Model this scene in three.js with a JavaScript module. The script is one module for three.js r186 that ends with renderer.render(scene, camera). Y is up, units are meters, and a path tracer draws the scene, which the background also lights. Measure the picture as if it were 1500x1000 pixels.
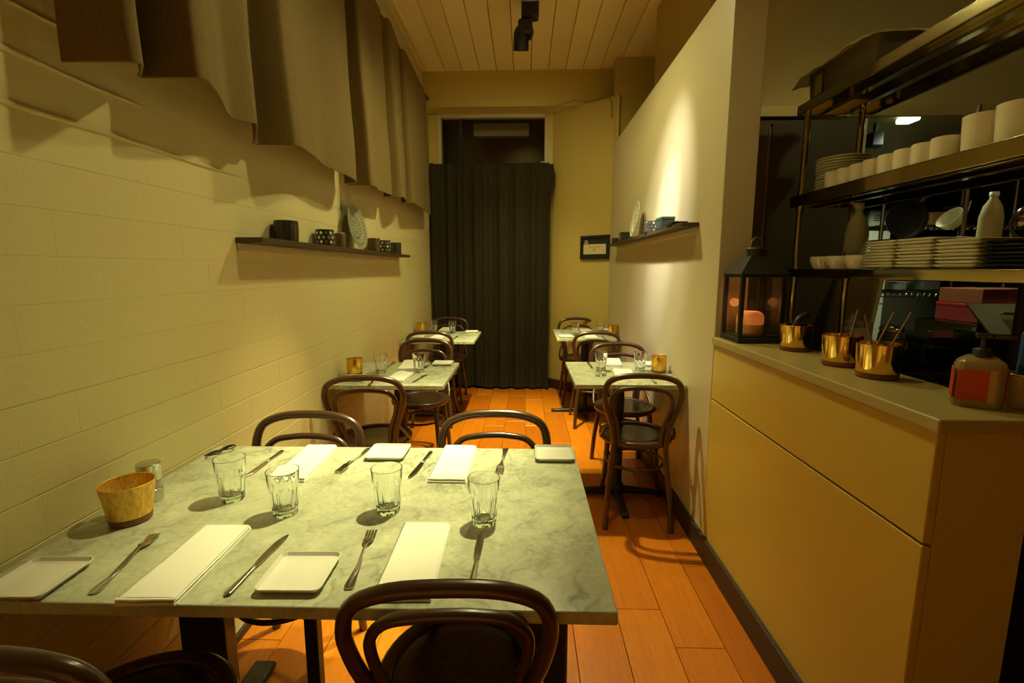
import * as THREE from 'three';
import { RoundedBoxGeometry } from 'three/addons/geometries/RoundedBoxGeometry.js';
import { mergeGeometries, toCreasedNormals, mergeVertices } from 'three/addons/utils/BufferGeometryUtils.js';
import { ImprovedNoise } from 'three/addons/math/ImprovedNoise.js';

// ---------------------------------------------------------------- camera, light, exposure
const scene = new THREE.Scene();
scene.background = new THREE.Color(0x000000);
const camera = new THREE.PerspectiveCamera(70.308, 1.5, 0.05, 60);
camera.position.set(0, 1.335, 0);
camera.rotation.order = 'YXZ';
camera.rotation.set(THREE.MathUtils.degToRad(-8.491), THREE.MathUtils.degToRad(1.516), 0);
const renderer = new THREE.WebGLRenderer();
renderer.toneMapping = THREE.LinearToneMapping;
renderer.toneMappingExposure = 1.0;
renderer.shadowMap.enabled = true;
// track lamps: place of the lamp head, the point it is aimed at, candela, cone (rad), colour
const WARM = [1.0, 0.91, 0.42];
const LAMPS = [
  { at: [0.17, 3.00, -1.72], to: [-0.40, 0.745, -1.28], cd: 25, cone: 0.30, spill: 2.6, label: 'black spotlight head on the ceiling track over the large marble table' },
  { at: [0.03, 3.00, -2.42], to: [0.84, 1.56, -3.03], cd: 22, cone: 0.19, spill: 14, wide: 0.37, col: [1, 0.98, 0.95], label: 'black spotlight head on the ceiling track turned to the plain wall' },
  { at: [-0.035, 3.04, -3.90], to: [-0.1, 0, -5.35], cd: 5, cone: 0.6, spill: 1.5, label: 'black spotlight head hanging from the plank ceiling in front of the beam', seen: true },
  { at: [0.05, 3.00, -2.95], to: [0.2, 0, -2.35], cd: 15, cone: 0.5, spill: 4, label: 'black spotlight head on the ceiling track over the two middle tables' },
  { at: [0.04, 3.00, -2.08], to: [-0.62, 0.1, -1.86], cd: 30, cone: 0.34, spill: 0, label: 'black spotlight head on the ceiling track turned down between the left tables' },
  { at: [0.02, 3.00, -3.12], to: [-0.06, 0, -4.0], cd: 46, cone: 0.42, spill: 3.5, label: 'black spotlight head on the ceiling track lighting the aisle towards the velvet curtain' },
  { at: [0.05, 3.00, 1.50], to: [0.0, 0, 1.7], cd: 30, cone: 0.6, spill: 0, label: 'black spotlight head on the ceiling track behind the camera' },
  { at: [0.05, 3.00, 2.40], to: [0.0, 0, 2.5], cd: 30, cone: 0.6, spill: 0, label: 'black spotlight head on the ceiling track, last one behind the camera' },
];

// ---------------------------------------------------------------- helpers
let seed = 7;
const rnd = () => { seed = (seed * 1664525 + 1013904223) >>> 0; return seed / 4294967296; };
const rr = (a, b) => a + (b - a) * rnd();
const used = {};
const numbered = n => { const k = used[n] = (used[n] ?? -1) + 1; return k ? `${n}_${String(k).padStart(3, '0')}` : n; };
const shade = o => { o.castShadow = o.receiveShadow = true; return o; };
function tag(o, label, category, group) { o.userData = { label, category }; if (group) o.userData.group = group; return o; }
function thing(name, label, category, p = [0, 0, 0], ry = 0, group) {
  const o = new THREE.Group(); o.name = numbered(name); scene.add(o); o.position.set(...p); o.rotation.y = ry; return tag(o, label, category, group);
}
function part(name, geo, mat, parent, p) { const o = shade(new THREE.Mesh(geo, mat)); o.name = name; if (p) o.position.set(...p); parent.add(o); return o; }
function solo(name, label, category, geo, mat, p = [0, 0, 0], ry = 0, group) {
  const o = shade(new THREE.Mesh(geo, mat)); o.name = numbered(name); scene.add(o); o.position.set(...p); o.rotation.y = ry; return tag(o, label, category, group);
}
function copy(src, label, p, ry = 0, group) {
  const o = src.clone(); o.name = numbered(src.name.replace(/_\d{3}$/, '')); scene.add(o); o.position.set(...p); o.rotation.set(0, ry, 0);
  o.userData = { ...src.userData, label }; if (group) o.userData.group = group; return o;
}
function struct(name, geo, mat) { const o = shade(geo ? new THREE.Mesh(geo, mat) : new THREE.Group()); o.name = name; o.userData = { kind: 'structure' }; scene.add(o); return o; }
const V = (x, y, z) => new THREE.Vector3(x, y, z);
const rbox = (w, h, d, r = 0.003, s = 2) => new RoundedBoxGeometry(w, h, d, s, Math.min(r, w / 2.01, h / 2.01, d / 2.01));
const at = (g, x, y, z) => g.translate(x, y, z);
function box2(x0, x1, y0, y1, z0, z1, r = 0.002, s = 1) { return at(rbox(Math.abs(x1 - x0), Math.abs(y1 - y0), Math.abs(z1 - z0), r, s), (x0 + x1) / 2, (y0 + y1) / 2, (z0 + z1) / 2); }
const lathe = (pts, seg = 32) => new THREE.LatheGeometry(pts.map(p => new THREE.Vector2(...p)), seg);
function merge(list) {
  return mergeGeometries(list.map(g => { g = g.index ? g.toNonIndexed() : g; for (const k of Object.keys(g.attributes)) if (!['position', 'normal', 'uv'].includes(k)) g.deleteAttribute(k); return g; }));
}
function grid(nu, nv, fn, closeU = false) {   // fn(u, v) -> [x, y, z]; indexed grid
  const pos = [], uv = [], idx = [];
  for (let j = 0; j <= nv; j++) for (let i = 0; i <= nu; i++) { pos.push(...fn(i / nu, j / nv)); uv.push(i / nu, j / nv); }
  for (let j = 0; j < nv; j++) for (let i = 0; i < nu; i++) { const a = j * (nu + 1) + i, b = a + 1, c = a + nu + 1, d = c + 1; idx.push(a, b, d, a, d, c); }
  const g = new THREE.BufferGeometry();
  g.setAttribute('position', new THREE.Float32BufferAttribute(pos, 3)); g.setAttribute('uv', new THREE.Float32BufferAttribute(uv, 2)); g.setIndex(idx);
  g.computeVertexNormals();
  if (closeU) { const n = g.attributes.normal; for (let j = 0; j <= nv; j++) { const a = j * (nu + 1), b = a + nu; const m = V(n.getX(a) + n.getX(b), n.getY(a) + n.getY(b), n.getZ(a) + n.getZ(b)).normalize(); n.setXYZ(a, m.x, m.y, m.z); n.setXYZ(b, m.x, m.y, m.z); } }
  return g;
}
// round bar along a smooth line; rad is a number or f(t); sq squashes the section
function bar(points, rad, n = 32, m = 10, closed = false) {
  const c = new THREE.CatmullRomCurve3(points.map(p => V(...p)), closed, 'centripetal'); const f = c.computeFrenetFrames(n, closed); const R = typeof rad === 'function' ? rad : () => rad;
  const g = grid(m, n, (u, v) => { const i = Math.round(v * n), p = c.getPointAt(v), a = -u * Math.PI * 2, r = R(v), N = f.normals[i], B = f.binormals[i]; return [p.x + r * (Math.cos(a) * N.x + Math.sin(a) * B.x), p.y + r * (Math.cos(a) * N.y + Math.sin(a) * B.y), p.z + r * (Math.cos(a) * N.z + Math.sin(a) * B.z)]; }, true);
  if (closed) return g;
  const caps = [0, 1].map(e => { const p = c.getPointAt(e), t = c.getTangentAt(e).multiplyScalar(e ? 1 : -1), k = new THREE.CircleGeometry(R(e), m); k.applyQuaternion(new THREE.Quaternion().setFromUnitVectors(V(0, 0, 1), t)); return at(k, p.x, p.y, p.z); });
  return merge([g, ...caps]);
}
// a plank or block: chamfered on its +z face, origin in the middle of that face's plane
const slabs = {};
function plaque(w, h, d, c, cw = c) {   // cw: chamfer at the two short ends
  const key = [w, h, d, c, cw].map(v => v.toFixed(4)).join(); if (slabs[key]) return slabs[key];
  const rings = [[w / 2, h / 2, -d], [w / 2, h / 2, -c], [w / 2 - cw, h / 2 - c, 0]], pos = [], uv = [], idx = [];
  for (const [x, y, z] of rings) for (const [sx, sy] of [[-1, -1], [1, -1], [1, 1], [-1, 1]]) { pos.push(sx * x, sy * y, z); uv.push(sx * x, sy * y); }
  for (let r = 0; r < 2; r++) for (let i = 0; i < 4; i++) { const a = r * 4 + i, b = r * 4 + (i + 1) % 4; idx.push(a, b, b + 4, a, b + 4, a + 4); }
  idx.push(8, 9, 10, 8, 10, 11);
  let g = new THREE.BufferGeometry(); g.setAttribute('position', new THREE.Float32BufferAttribute(pos, 3)); g.setAttribute('uv', new THREE.Float32BufferAttribute(uv, 2)); g.setIndex(idx);
  g = g.toNonIndexed(); g.computeVertexNormals(); return slabs[key] = g;
}
// uv in metres from the dominant normal axis
function boxUV(g, s = 1, ox = 0, oy = 0) {
  const p = g.attributes.position, n = g.attributes.normal, uv = new Float32Array(p.count * 2);
  for (let i = 0; i < p.count; i++) { const a = [Math.abs(n.getX(i)), Math.abs(n.getY(i)), Math.abs(n.getZ(i))]; const [u, v] = a[1] >= a[0] && a[1] >= a[2] ? [p.getX(i), p.getZ(i)] : a[0] >= a[2] ? [p.getZ(i), p.getY(i)] : [p.getX(i), p.getY(i)]; uv[2 * i] = u * s + ox; uv[2 * i + 1] = v * s + oy; }
  g.setAttribute('uv', new THREE.BufferAttribute(uv, 2)); return g;
}
// cloth sheet with thickness
function cloth(nu, nv, fn, t = 0.003) {
  const a = grid(nu, nv, fn); const p = a.attributes.position, n = a.attributes.normal;
  const b = a.clone(); const q = b.attributes.position; for (let i = 0; i < q.count; i++) q.setXYZ(i, p.getX(i) - n.getX(i) * t, p.getY(i) - n.getY(i) * t, p.getZ(i) - n.getZ(i) * t);
  b.setIndex([...b.index.array].reverse()); b.computeVertexNormals();
  const P = (g, i, j) => { const k = j * (nu + 1) + i, s = g.attributes.position; return [s.getX(k), s.getY(k), s.getZ(k)]; };
  const rim = []; const strip = (len, f) => rim.push(grid(len, 1, (u, v) => f(Math.round(u * len), v)));
  strip(nu, (i, v) => P(v ? b : a, i, 0)); strip(nu, (i, v) => P(v ? a : b, i, nv)); strip(nv, (j, v) => P(v ? a : b, 0, j)); strip(nv, (j, v) => P(v ? b : a, nu, j));
  return merge([a, b, ...rim]);
}
// dish with a rounded-square outline: rings of [inset, height]
function squareDish(w, d, cr, rings, k = 6) {
  const outline = (ins) => { const o = [], r = Math.max(0.0015, cr - ins), hx = w / 2 - ins, hz = d / 2 - ins; for (let q = 0; q < 4; q++) for (let i = 0; i <= k; i++) { const a = (q + i / k) * Math.PI / 2, sx = [1, -1, -1, 1][q], sz = [1, 1, -1, -1][q]; o.push([sx * (hx - r) + r * Math.cos(a), sz * (hz - r) + r * Math.sin(a)]); } return o; };
  const pos = [0, rings[0][1], 0], idx = [], N = 4 * (k + 1);
  rings.forEach(([ins, y]) => outline(ins).forEach(([x, z]) => pos.push(x, y, z)));
  pos.push(0, rings.at(-1)[1], 0); const last = pos.length / 3 - 1;
  for (let i = 0; i < N; i++) { idx.push(0, 1 + i, 1 + (i + 1) % N); for (let r = 0; r + 1 < rings.length; r++) { const a = 1 + r * N + i, b = 1 + r * N + (i + 1) % N; idx.push(a, a + N, b + N, a, b + N, b); } const e = 1 + (rings.length - 1) * N; idx.push(last, e + (i + 1) % N, e + i); }
  const g = new THREE.BufferGeometry(); g.setAttribute('position', new THREE.Float32BufferAttribute(pos, 3)); g.setIndex(idx);
  const c = toCreasedNormals(g, 0.7); return boxUV(c, 1);
}
const ORD = ['first', 'second', 'third', 'fourth', 'fifth', 'sixth', 'seventh', 'eighth', 'ninth', 'tenth', 'eleventh', 'twelfth', 'thirteenth'];

// ---------------------------------------------------------------- materials
const noise = new ImprovedNoise();
const fbm = (x, y, z, o = 4) => { let s = 0, a = 0.5, f = 1; for (let i = 0; i < o; i++) { s += a * noise.noise(x * f, y * f, z + i * 7.3); a *= 0.5; f *= 2.03; } return s; };
function tex(n, fn, rx = 1, ry = 1, srgb = true) {   // fn(u, v) -> [r, g, b] 0..1, tiles by blending the wrap
  const d = new Uint8Array(n * n * 4);
  for (let j = 0; j < n; j++) for (let i = 0; i < n; i++) { const c = fn(i / n, j / n), k = 4 * (j * n + i); d[k] = 255 * Math.min(1, Math.max(0, c[0])); d[k + 1] = 255 * Math.min(1, Math.max(0, c[1])); d[k + 2] = 255 * Math.min(1, Math.max(0, c[2])); d[k + 3] = 255; }
  const t = new THREE.DataTexture(d, n, n); t.wrapS = t.wrapT = THREE.RepeatWrapping; t.magFilter = THREE.LinearFilter; t.minFilter = THREE.LinearMipmapLinearFilter; t.repeat.set(rx, ry); if (srgb) t.colorSpace = THREE.SRGBColorSpace; t.needsUpdate = true; return t;
}
const tiled = f => (u, v) => { const a = f(u, v), b = f(u - 1, v), c = f(u, v - 1), d = f(u - 1, v - 1); const s = t => t * t * (3 - 2 * t), su = s(u), sv = s(v); return (a * (1 - su) + b * su) * (1 - sv) + (c * (1 - su) + d * su) * sv; };
const grey = v => [v, v, v];
const lin = (r, g, b) => new THREE.Color().setRGB(r, g, b);
const std = (r, g, b, rough = 0.6, o = {}) => new THREE.MeshStandardMaterial({ color: lin(r, g, b), roughness: rough, ...o });
const phys = (r, g, b, rough = 0.6, o = {}) => new THREE.MeshPhysicalMaterial({ color: lin(r, g, b), roughness: rough, ...o });

// marble: pale ground, short broken grey veins and cloudy patches (uv in metres)
const marbleTex = tex(768, (() => {
  const f = tiled((u, v) => { const x = u * 1.3, y = v * 1.3; const w = fbm(x * 4, y * 4, 1, 3); const vein = Math.abs(fbm(x * 8 + w * 1.8, y * 6 - w * 1.4, 4, 4)); const vein2 = Math.abs(fbm(x * 21 + w * 2, y * 15 + w, 9, 3)); const m = Math.max(0, fbm(x * 4, y * 4, 12, 3) + 0.3); let s = 0.84 + 0.2 * fbm(x * 9, y * 9, 20, 4); s -= 0.42 * m * Math.exp(-vein * 20) + 0.34 * Math.exp(-vein2 * 22) * Math.max(0, fbm(x * 9, y * 9, 31, 2) + 0.15); return s + 0.06 * noise.noise(x * 70, y * 70, 40); });
  return (u, v) => { const s = f(u, v); return [s * 0.965, s * 0.99, s * 0.955]; };
})(), 1, 1);
const woodTex = tex(512, (u, v) => { const w = fbm(u * 3, v * 14, 2, 3); const s = 0.92 + 0.12 * fbm(u * 4, v * 44 + w * 2, 5, 4) + 0.06 * noise.noise(u * 24, v * 150, 1); return [s, s * 0.97, s * 0.93]; }, 0.8, 1.6);
const paintBump = tex(512, (u, v) => { const f = tiled((a, b) => 0.5 + 0.4 * fbm(a * 22, b * 22, 3, 4) - (noise.noise(a * 60, b * 60, 7) > 0.52 ? 0.4 : 0)); return grey(f(u, v)); }, 2.5, 2.5, false);
const smoothBump = tex(256, (u, v) => grey(tiled((a, b) => 0.5 + 0.4 * fbm(a * 18, b * 18, 3, 3))(u, v)), 2, 2, false);
const weave = tex(256, (u, v) => { const s = 0.82 + 0.1 * Math.sin(u * 256 * Math.PI) * Math.sin(v * 256 * Math.PI) + 0.14 * fbm(u * 40, v * 6, 3, 3); return grey(s); }, 6, 6);
const velvetTex = tex(512, (u, v) => { const s = 0.78 + 0.35 * fbm(u * 60, v * 5, 3, 4); return [s, s, s * 0.95]; }, 2, 1);
const seatTex = tex(256, (u, v) => { const a = Math.sin(u * 2 * Math.PI * 32) * Math.sin(v * 2 * Math.PI * 32); const s = 0.75 + (a > 0.55 ? 0.35 : 0) + 0.18 * fbm(u * 9, v * 9, 2, 3); return [s, s * 0.95, s * 0.9]; }, 4, 4);
const brush = tex(256, (u, v) => grey(0.42 + 0.25 * noise.noise(u * 3, v * 130, 1) + 0.15 * noise.noise(u * 5, v * 60, 3)), 1.5, 1.5, false);
const speck = tex(256, (u, v) => { const n = fbm(u * 26, v * 26, 4, 3), k = noise.noise(u * 70, v * 70, 2); const s = 0.95 + 0.25 * n - (k > 0.5 ? 0.16 : 0); return [s, s * 0.97, s * 0.85]; }, 2, 1);

const M = {
  wall: std(0.66, 0.585, 0.28, 0.62, { bumpMap: paintBump, bumpScale: 0.0013 }),
  mortar: std(0.64, 0.565, 0.27, 0.75, { bumpMap: paintBump, bumpScale: 0.004 }),
  plasterBack: std(0.54, 0.43, 0.12, 0.34, { bumpMap: smoothBump, bumpScale: 0.0006 }),
  plaster: std(0.56, 0.49, 0.29, 0.42, { bumpMap: smoothBump, bumpScale: 0.0006 }),
  counter: std(0.58, 0.43, 0.075, 0.36, { bumpMap: smoothBump, bumpScale: 0.0005 }),
  counterTop: std(0.42, 0.34, 0.12, 0.3),
  ceiling: [std(0.86, 0.74, 0.38, 0.6), std(0.82, 0.70, 0.34, 0.6), std(0.88, 0.76, 0.40, 0.6)],
  floor: [[0.66, 0.205, 0.006], [0.58, 0.175, 0.005], [0.72, 0.235, 0.008], [0.53, 0.15, 0.004], [0.64, 0.20, 0.006]].map(c => std(...c, 0.34, { map: woodTex })),
  floorGap: std(0.05, 0.02, 0.005, 0.8),
  base: std(0.035, 0.022, 0.012, 0.5),
  marble: phys(0.80, 0.79, 0.60, 0.26, { map: marbleTex }),
  iron: std(0.016, 0.019, 0.016, 0.42),
  bentwood: phys(0.072, 0.034, 0.014, 0.3, { map: woodTex, clearcoat: 0.5, clearcoatRoughness: 0.22 }),
  seat: phys(0.055, 0.032, 0.016, 0.26, { map: seatTex, clearcoat: 0.35, clearcoatRoughness: 0.25 }),
  drape: std(0.27, 0.185, 0.048, 0.95, { map: weave }),
  velvet: phys(0.040, 0.031, 0.005, 0.95, { map: velvetTex, sheen: 0.4, sheenRoughness: 0.5, sheenColor: lin(0.12, 0.10, 0.04) }),
  black: std(0.014, 0.014, 0.013, 0.45),
  matt: std(0.02, 0.02, 0.018, 0.85),
  shelfWood: std(0.07, 0.045, 0.02, 0.55, { map: woodTex }),
  porcelain: phys(0.80, 0.80, 0.70, 0.12, { clearcoat: 0.6, clearcoatRoughness: 0.05 }),
  cream: phys(0.74, 0.68, 0.48, 0.2),
  darkware: phys(0.03, 0.032, 0.02, 0.22),
  napkin: std(0.80, 0.80, 0.70, 0.9, { bumpMap: weave, bumpScale: 0.0003 }),
  steel: std(0.62, 0.60, 0.54, 0.2, { metalness: 1 }),
  cutlery: std(0.55, 0.53, 0.47, 0.18, { metalness: 1 }),
  stainless: std(0.50, 0.43, 0.22, 0.3, { metalness: 1, roughnessMap: brush }),
  hood: phys(0.50, 0.40, 0.14, 0.42, { metalness: 0.6 }),
  gold: std(0.95, 0.62, 0.14, 0.34, { metalness: 0.6, map: speck }),
  goldShiny: std(0.90, 0.58, 0.16, 0.09, { metalness: 1 }),
  amber: phys(0.20, 0.07, 0.015, 0.12),
  glass: phys(1, 1, 1, 0.01, { transmission: 1, thickness: 0.003, ior: 1.5, attenuationColor: lin(0.8, 0.95, 0.82), attenuationDistance: 0.06 }),
  pane: phys(1, 1, 1, 0.03, { transmission: 1, thickness: 0, ior: 1.5 }),
  wax: phys(0.75, 0.42, 0.18, 0.6),
  waxGlow: std(0.6, 0.28, 0.12, 0.6, { emissive: lin(1.0, 0.23, 0.04), emissiveIntensity: 0.3 }),
  bulb: std(0.9, 0.85, 0.6, 0.5, { emissive: lin(1, 0.86, 0.45), emissiveIntensity: 6 }),
  white: std(0.78, 0.76, 0.66, 0.5),
  silver: std(0.7, 0.68, 0.6, 0.25, { metalness: 1 }),
};

// ---------------------------------------------------------------- the setting
const WX = -1.04, RX = 0.84, CEIL = 3.3, ZB = -5.43, ZF = 3.2;
{ // floor: orange boards running into the room
  const fl = struct('floor', box2(-1.3, 7.7, -0.2, -0.016, -8.6, ZF + 0.2, 0.001), M.floorGap);
  const W = 0.178; let row = 0;
  for (let x = WX - 0.02; x < RX + 0.1; x += W, row++) {
    let z = ZF - rr(0, 1.1);
    while (z > -5.5) { const L = [1.1, 1.5, 0.85][Math.floor(rr(0, 3))]; const p = part('floor_plank', plaque(L - 0.0022, W - 0.0022, 0.016, 0.0012), M.floor[Math.floor(rr(0, 5))], fl, [x + W / 2, 0, z - L / 2]); p.rotation.set(-Math.PI / 2, 0, Math.PI / 2); z -= L; if (z < 0.6 && false) break; }
  }
  struct('floor_kitchen', box2(1.0, 7.6, -0.014, 0, -8.4, ZF, 0.001), std(0.05, 0.035, 0.02, 0.4));
}
{ // left wall of painted block, ten centimetre courses
  const wl = struct('wall_left', boxUV(box2(-1.3, WX - 0.0022, -0.2, CEIL + 0.2, -5.7, ZF + 0.2, 0.001)), M.mortar);
  const H = 0.1016, L = 0.405;
  for (let c = 0; c < 20; c++) { const y = -0.06 + c * H; let z = -0.35 - (c % 2 ? 0.0 : L / 2) - [0, 0.02, 0.11, 0.05][c % 4]; let first = true;
    while (z > -5.43) { const l = first && c % 2 ? L : L; const b = part('block', plaque(l - 0.0001, H - (c < 11 ? 0.0018 : 0.0004), 0.02, c < 11 ? 0.0015 : 0.0006, 0.0001), M.wall, wl, [WX + rr(-0.0002, 0.0002), y + H / 2, z - l / 2]); b.rotation.y = Math.PI / 2; z -= l; first = false; } }
  // raised mortar beads along three joints high on the wall
  for (const [y, z0, z1] of [[1.769, -0.62, -1.36], [1.667, -0.62, -1.78], [1.869, -0.62, -1.2]]) part('mortar_ridge', bar(Array.from({ length: 9 }, (_, i) => [WX + 0.001 + 0.0015 * Math.sin(i * 2.1), y + 0.002 * Math.sin(i * 1.7), z0 + (z1 - z0) * i / 8]), t => 0.0075 * (1 - 0.5 * t), 30, 8), M.wall, wl);
}
{ // ceiling: painted boards running into the room
  const ce = struct('ceiling', box2(-1.3, 7.7, CEIL + 0.014, CEIL + 0.2, -8.6, ZF + 0.2, 0.001), M.base);
  const W = 0.172;
  for (let i = 0; i < 16; i++) { const p = part('ceiling_plank', plaque(7.4, W - 0.005, 0.014, 0.003), M.ceiling[i % 3], ce, [WX + 0.06 + W / 2 + i * W, CEIL, -1.65]); p.rotation.set(Math.PI / 2, 0, Math.PI / 2); }
  part('edge_board', box2(WX - 0.02, WX + 0.058, CEIL - 0.002, CEIL + 0.015, -5.35, 2.05, 0.002), M.ceiling[1], ce);
  struct('trim_1', bar([[WX + 0.062, CEIL - 0.008, 2], [WX + 0.062, CEIL - 0.008, -5.16]], 0.012, 4, 10), M.ceiling[0]);
}
struct('beam', boxUV(box2(WX - 0.01, 2.4, 2.96, CEIL, -5.19, -5.62, 0.004)), M.plasterBack);
// back wall around the door opening, then the splayed wall that carries the picture
struct('wall_back_left', boxUV(box2(WX - 0.05, -0.94, 0, 2.97, ZB, ZB - 0.2, 0.004)), M.plasterBack);
struct('wall_back_right', boxUV(box2(0.226, 0.34, 0, 2.97, ZB, ZB - 0.2, 0.004)), M.plasterBack);
struct('wall_outside', box2(-1.3, 1.2, -0.1, 3.2, -6.6, -6.8, 0.004), M.matt);
const SP = { x: 0.57, z: -5.175, ang: -Math.atan2(0.55, 0.6) };   // middle of the splayed wall and its turn
{ const g = boxUV(at(rbox(0.86, 2.962, 0.12, 0.003), 0, 1.481, -0.06)); const w = struct('wall_splayed', g, M.plasterBack); w.position.set(SP.x, 0, SP.z); w.rotation.y = SP.ang; }
struct('wall_right', boxUV(box2(RX, 0.975, 0, 2.51, -2.15, -4.9, 0.004)), M.plaster);
{ const g = boxUV(at(rbox(0.8, 0.108, 0.02, 0.003), 0, 0.054, 0.008)); const b = struct('baseboard_back', g, M.base); b.position.set(SP.x - 0.03, 0, SP.z); b.rotation.y = SP.ang; }
struct('baseboard_right', box2(RX - 0.016, RX + 0.005, 0, 0.108, -0.97, -4.86, 0.003), M.base);
struct('baseboard_left', box2(WX - 0.006, WX + 0.012, 0, 0.03, 0, -5.4, 0.003), M.base);
struct('wall_kitchen_partition', boxUV(box2(0.85, 2.3, 0, CEIL, -4.905, -5.05, 0.004)), M.plasterBack);
struct('wall_kitchen_back', box2(0.9, 7.7, 0, CEIL, -8.4, -8.6, 0.004), std(0.05, 0.045, 0.022, 0.8));
struct('wall_kitchen_right', box2(7.5, 7.7, 0, CEIL, -8.4, ZF, 0.004), std(0.16, 0.13, 0.08, 0.8));
struct('wall_kitchen_side', box2(2.25, 2.4, 0, CEIL, -5.05, -8.4, 0.004), std(0.16, 0.13, 0.08, 0.8));
struct('wall_front', box2(-1.3, 7.7, -0.1, CEIL, ZF, ZF + 0.2, 0.004), std(0.55, 0.47, 0.22, 0.7));
{ // door opening: jambs, lintel, transom glass; seen above the dark curtain
  const d = struct('door_1');
  part('jamb', box2(-0.94, -0.90, 0, 2.95, -5.40, -5.5, 0.003), M.plaster, d); part('jamb', box2(0.205, 0.228, 0, 2.95, -5.425, -5.5, 0.003), M.plaster, d);
  part('lintel', box2(-0.94, 0.228, 2.925, 2.96, -5.425, -5.5, 0.003), M.plaster, d);
  part('mullion', box2(-0.72, -0.685, 2.0, 2.925, -5.47, -5.5, 0.003), M.matt, d); part('rail', box2(-0.9, 0.205, 2.38, 2.43, -5.46, -5.5, 0.003), M.matt, d);
  part('glass', at(rbox(1.1, 0.495, 0.006, 0.001, 1), 0, -0.2475, 0), M.pane, d, [-0.348, 2.925, -5.445]).rotation.x = 0.17; part('door_leaf', box2(-0.9, 0.205, 0.01, 2.38, -5.46, -5.5, 0.003), M.matt, d);
  struct('trim_2', boxUV(box2(-1.035, -0.942, 0, 2.95, -5.432, -5.395, 0.003)), M.plasterBack);
}
solo('wall_panel', 'pale horizontal panel seen through the dark glass above the door curtain', 'panel', box2(-0.6, 0.04, 2.86, 3.0, -5.9, -6.0, 0.004), std(0.4, 0.36, 0.18, 0.6));
{ const c = [[0.2, 2.954, -5.18], [0.3, 2.958, -5.18], [0.4, 2.985, -5.182], [0.5, 3.0, -5.15], [0.6, 2.985, -5.16], [0.7, 2.972, -5.07], [0.78, 2.966, -4.985], [0.815, 2.93, -4.952], [0.825, 2.76, -4.945]].map(([x, y, z]) => [x, y, Math.max(z, -5.185, SP.z + (x - SP.x) * 0.9167 + 0.012)]);
  solo('cable', 'thin cable looping along the beam to the right wall corner', 'cable', bar(c, 0.004, 40, 6), std(0.3, 0.22, 0.1, 0.6)); }

// serving counter: panels flush with the wall, worktop on it
{ const t = thing('serving_counter', 'tall cream panelled counter with a stone top beside the kitchen shelves', 'counter', [RX, 0, -0.97]);
  part('side_panel', boxUV(box2(0, 0.02, 0.02, 0.756, 0, -1.18, 0.003)), M.counter, t);
  part('side_panel', boxUV(box2(0, 0.02, 0.762, 1.005, -0.0, -1.175, 0.003)), M.counter, t);
  part('end_panel', boxUV(box2(0.021, 0.205, 0.02, 1.005, 0, -0.02, 0.002)), M.counter, t);
  part('carcass', box2(0.02, 0.2, 0.0, 1.0, -0.021, -1.175, 0.002), M.base, t);
  part('worktop', boxUV(box2(-0.012, 0.24, 1.007, 1.038, 0.016, -1.178, 0.005, 2)), M.counterTop, t);
}

// ---------------------------------------------------------------- lamps on the ceiling track
{ const tr = thing('lighting_track', 'dark lighting track along the plank ceiling above the aisle', 'track', [0.03, CEIL, 0]);
  part('rail', box2(-0.018, 0.018, -0.03, 0, 2.4, -4.0, 0.003), M.black, tr);
  for (const L of LAMPS) {
    const p = V(...L.at), dir = V(...L.to).sub(p).normalize(), drop = CEIL - 0.03 - p.y;
    const t = thing('track_light', L.label, 'spotlight', [0.03, CEIL - 0.03, p.z]);
    const px = p.x - 0.03;
    part('adaptor', at(rbox(0.13, 0.12, 0.1, 0.02), 0, -0.05, 0), M.black, t);
    part('stem', bar([[0.01, -0.08, 0], [px * 0.5, -drop * 0.6, 0], [px, -drop + 0.06, 0.01]], 0.014, 12, 8), M.black, t);
    const q = new THREE.Quaternion().setFromUnitVectors(V(0, -1, 0), dir);
    const head = part('lamp_head', lathe([[0, 0.075], [0.02, 0.074], [0.04, 0.062], [0.052, 0.035], [0.057, 0.0], [0.058, -0.085], [0.055, -0.087], [0.052, -0.02], [0.0, -0.018]], 32), M.black, t, [px, -drop, 0]); head.quaternion.copy(q);
    part('bulb', at(new THREE.SphereGeometry(0.036, 20, 10).scale(1, 0.4, 1), 0, -0.028, 0), M.bulb, head);
    part('yoke', at(rbox(0.105, 0.1, 0.07, 0.02), px + 0.03, -drop + 0.055, 0.03), M.black, t);
    part('yoke_arm', bar([[px + 0.07, -drop + 0.06, 0.03], [px + 0.078, -drop + 0.02, 0.02], [px + 0.06, -drop - 0.02, 0.0]], 0.014, 14, 8), M.black, t);
    for (const [cd, cone] of [[L.cd, L.cone], [L.spill, L.wide || 1.45]]) if (cd) { // core of the beam and its wide spill
      const s = new THREE.SpotLight(lin(...(L.col || WARM)), cd, 0, cone, 1, 2); s.position.copy(p).addScaledVector(dir, 0.095); s.target.position.set(...L.to); s.castShadow = true; s.shadow.radius = 1.6; s.shadow.mapSize.set(1024, 1024); scene.add(s, s.target); }
  } }

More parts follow.
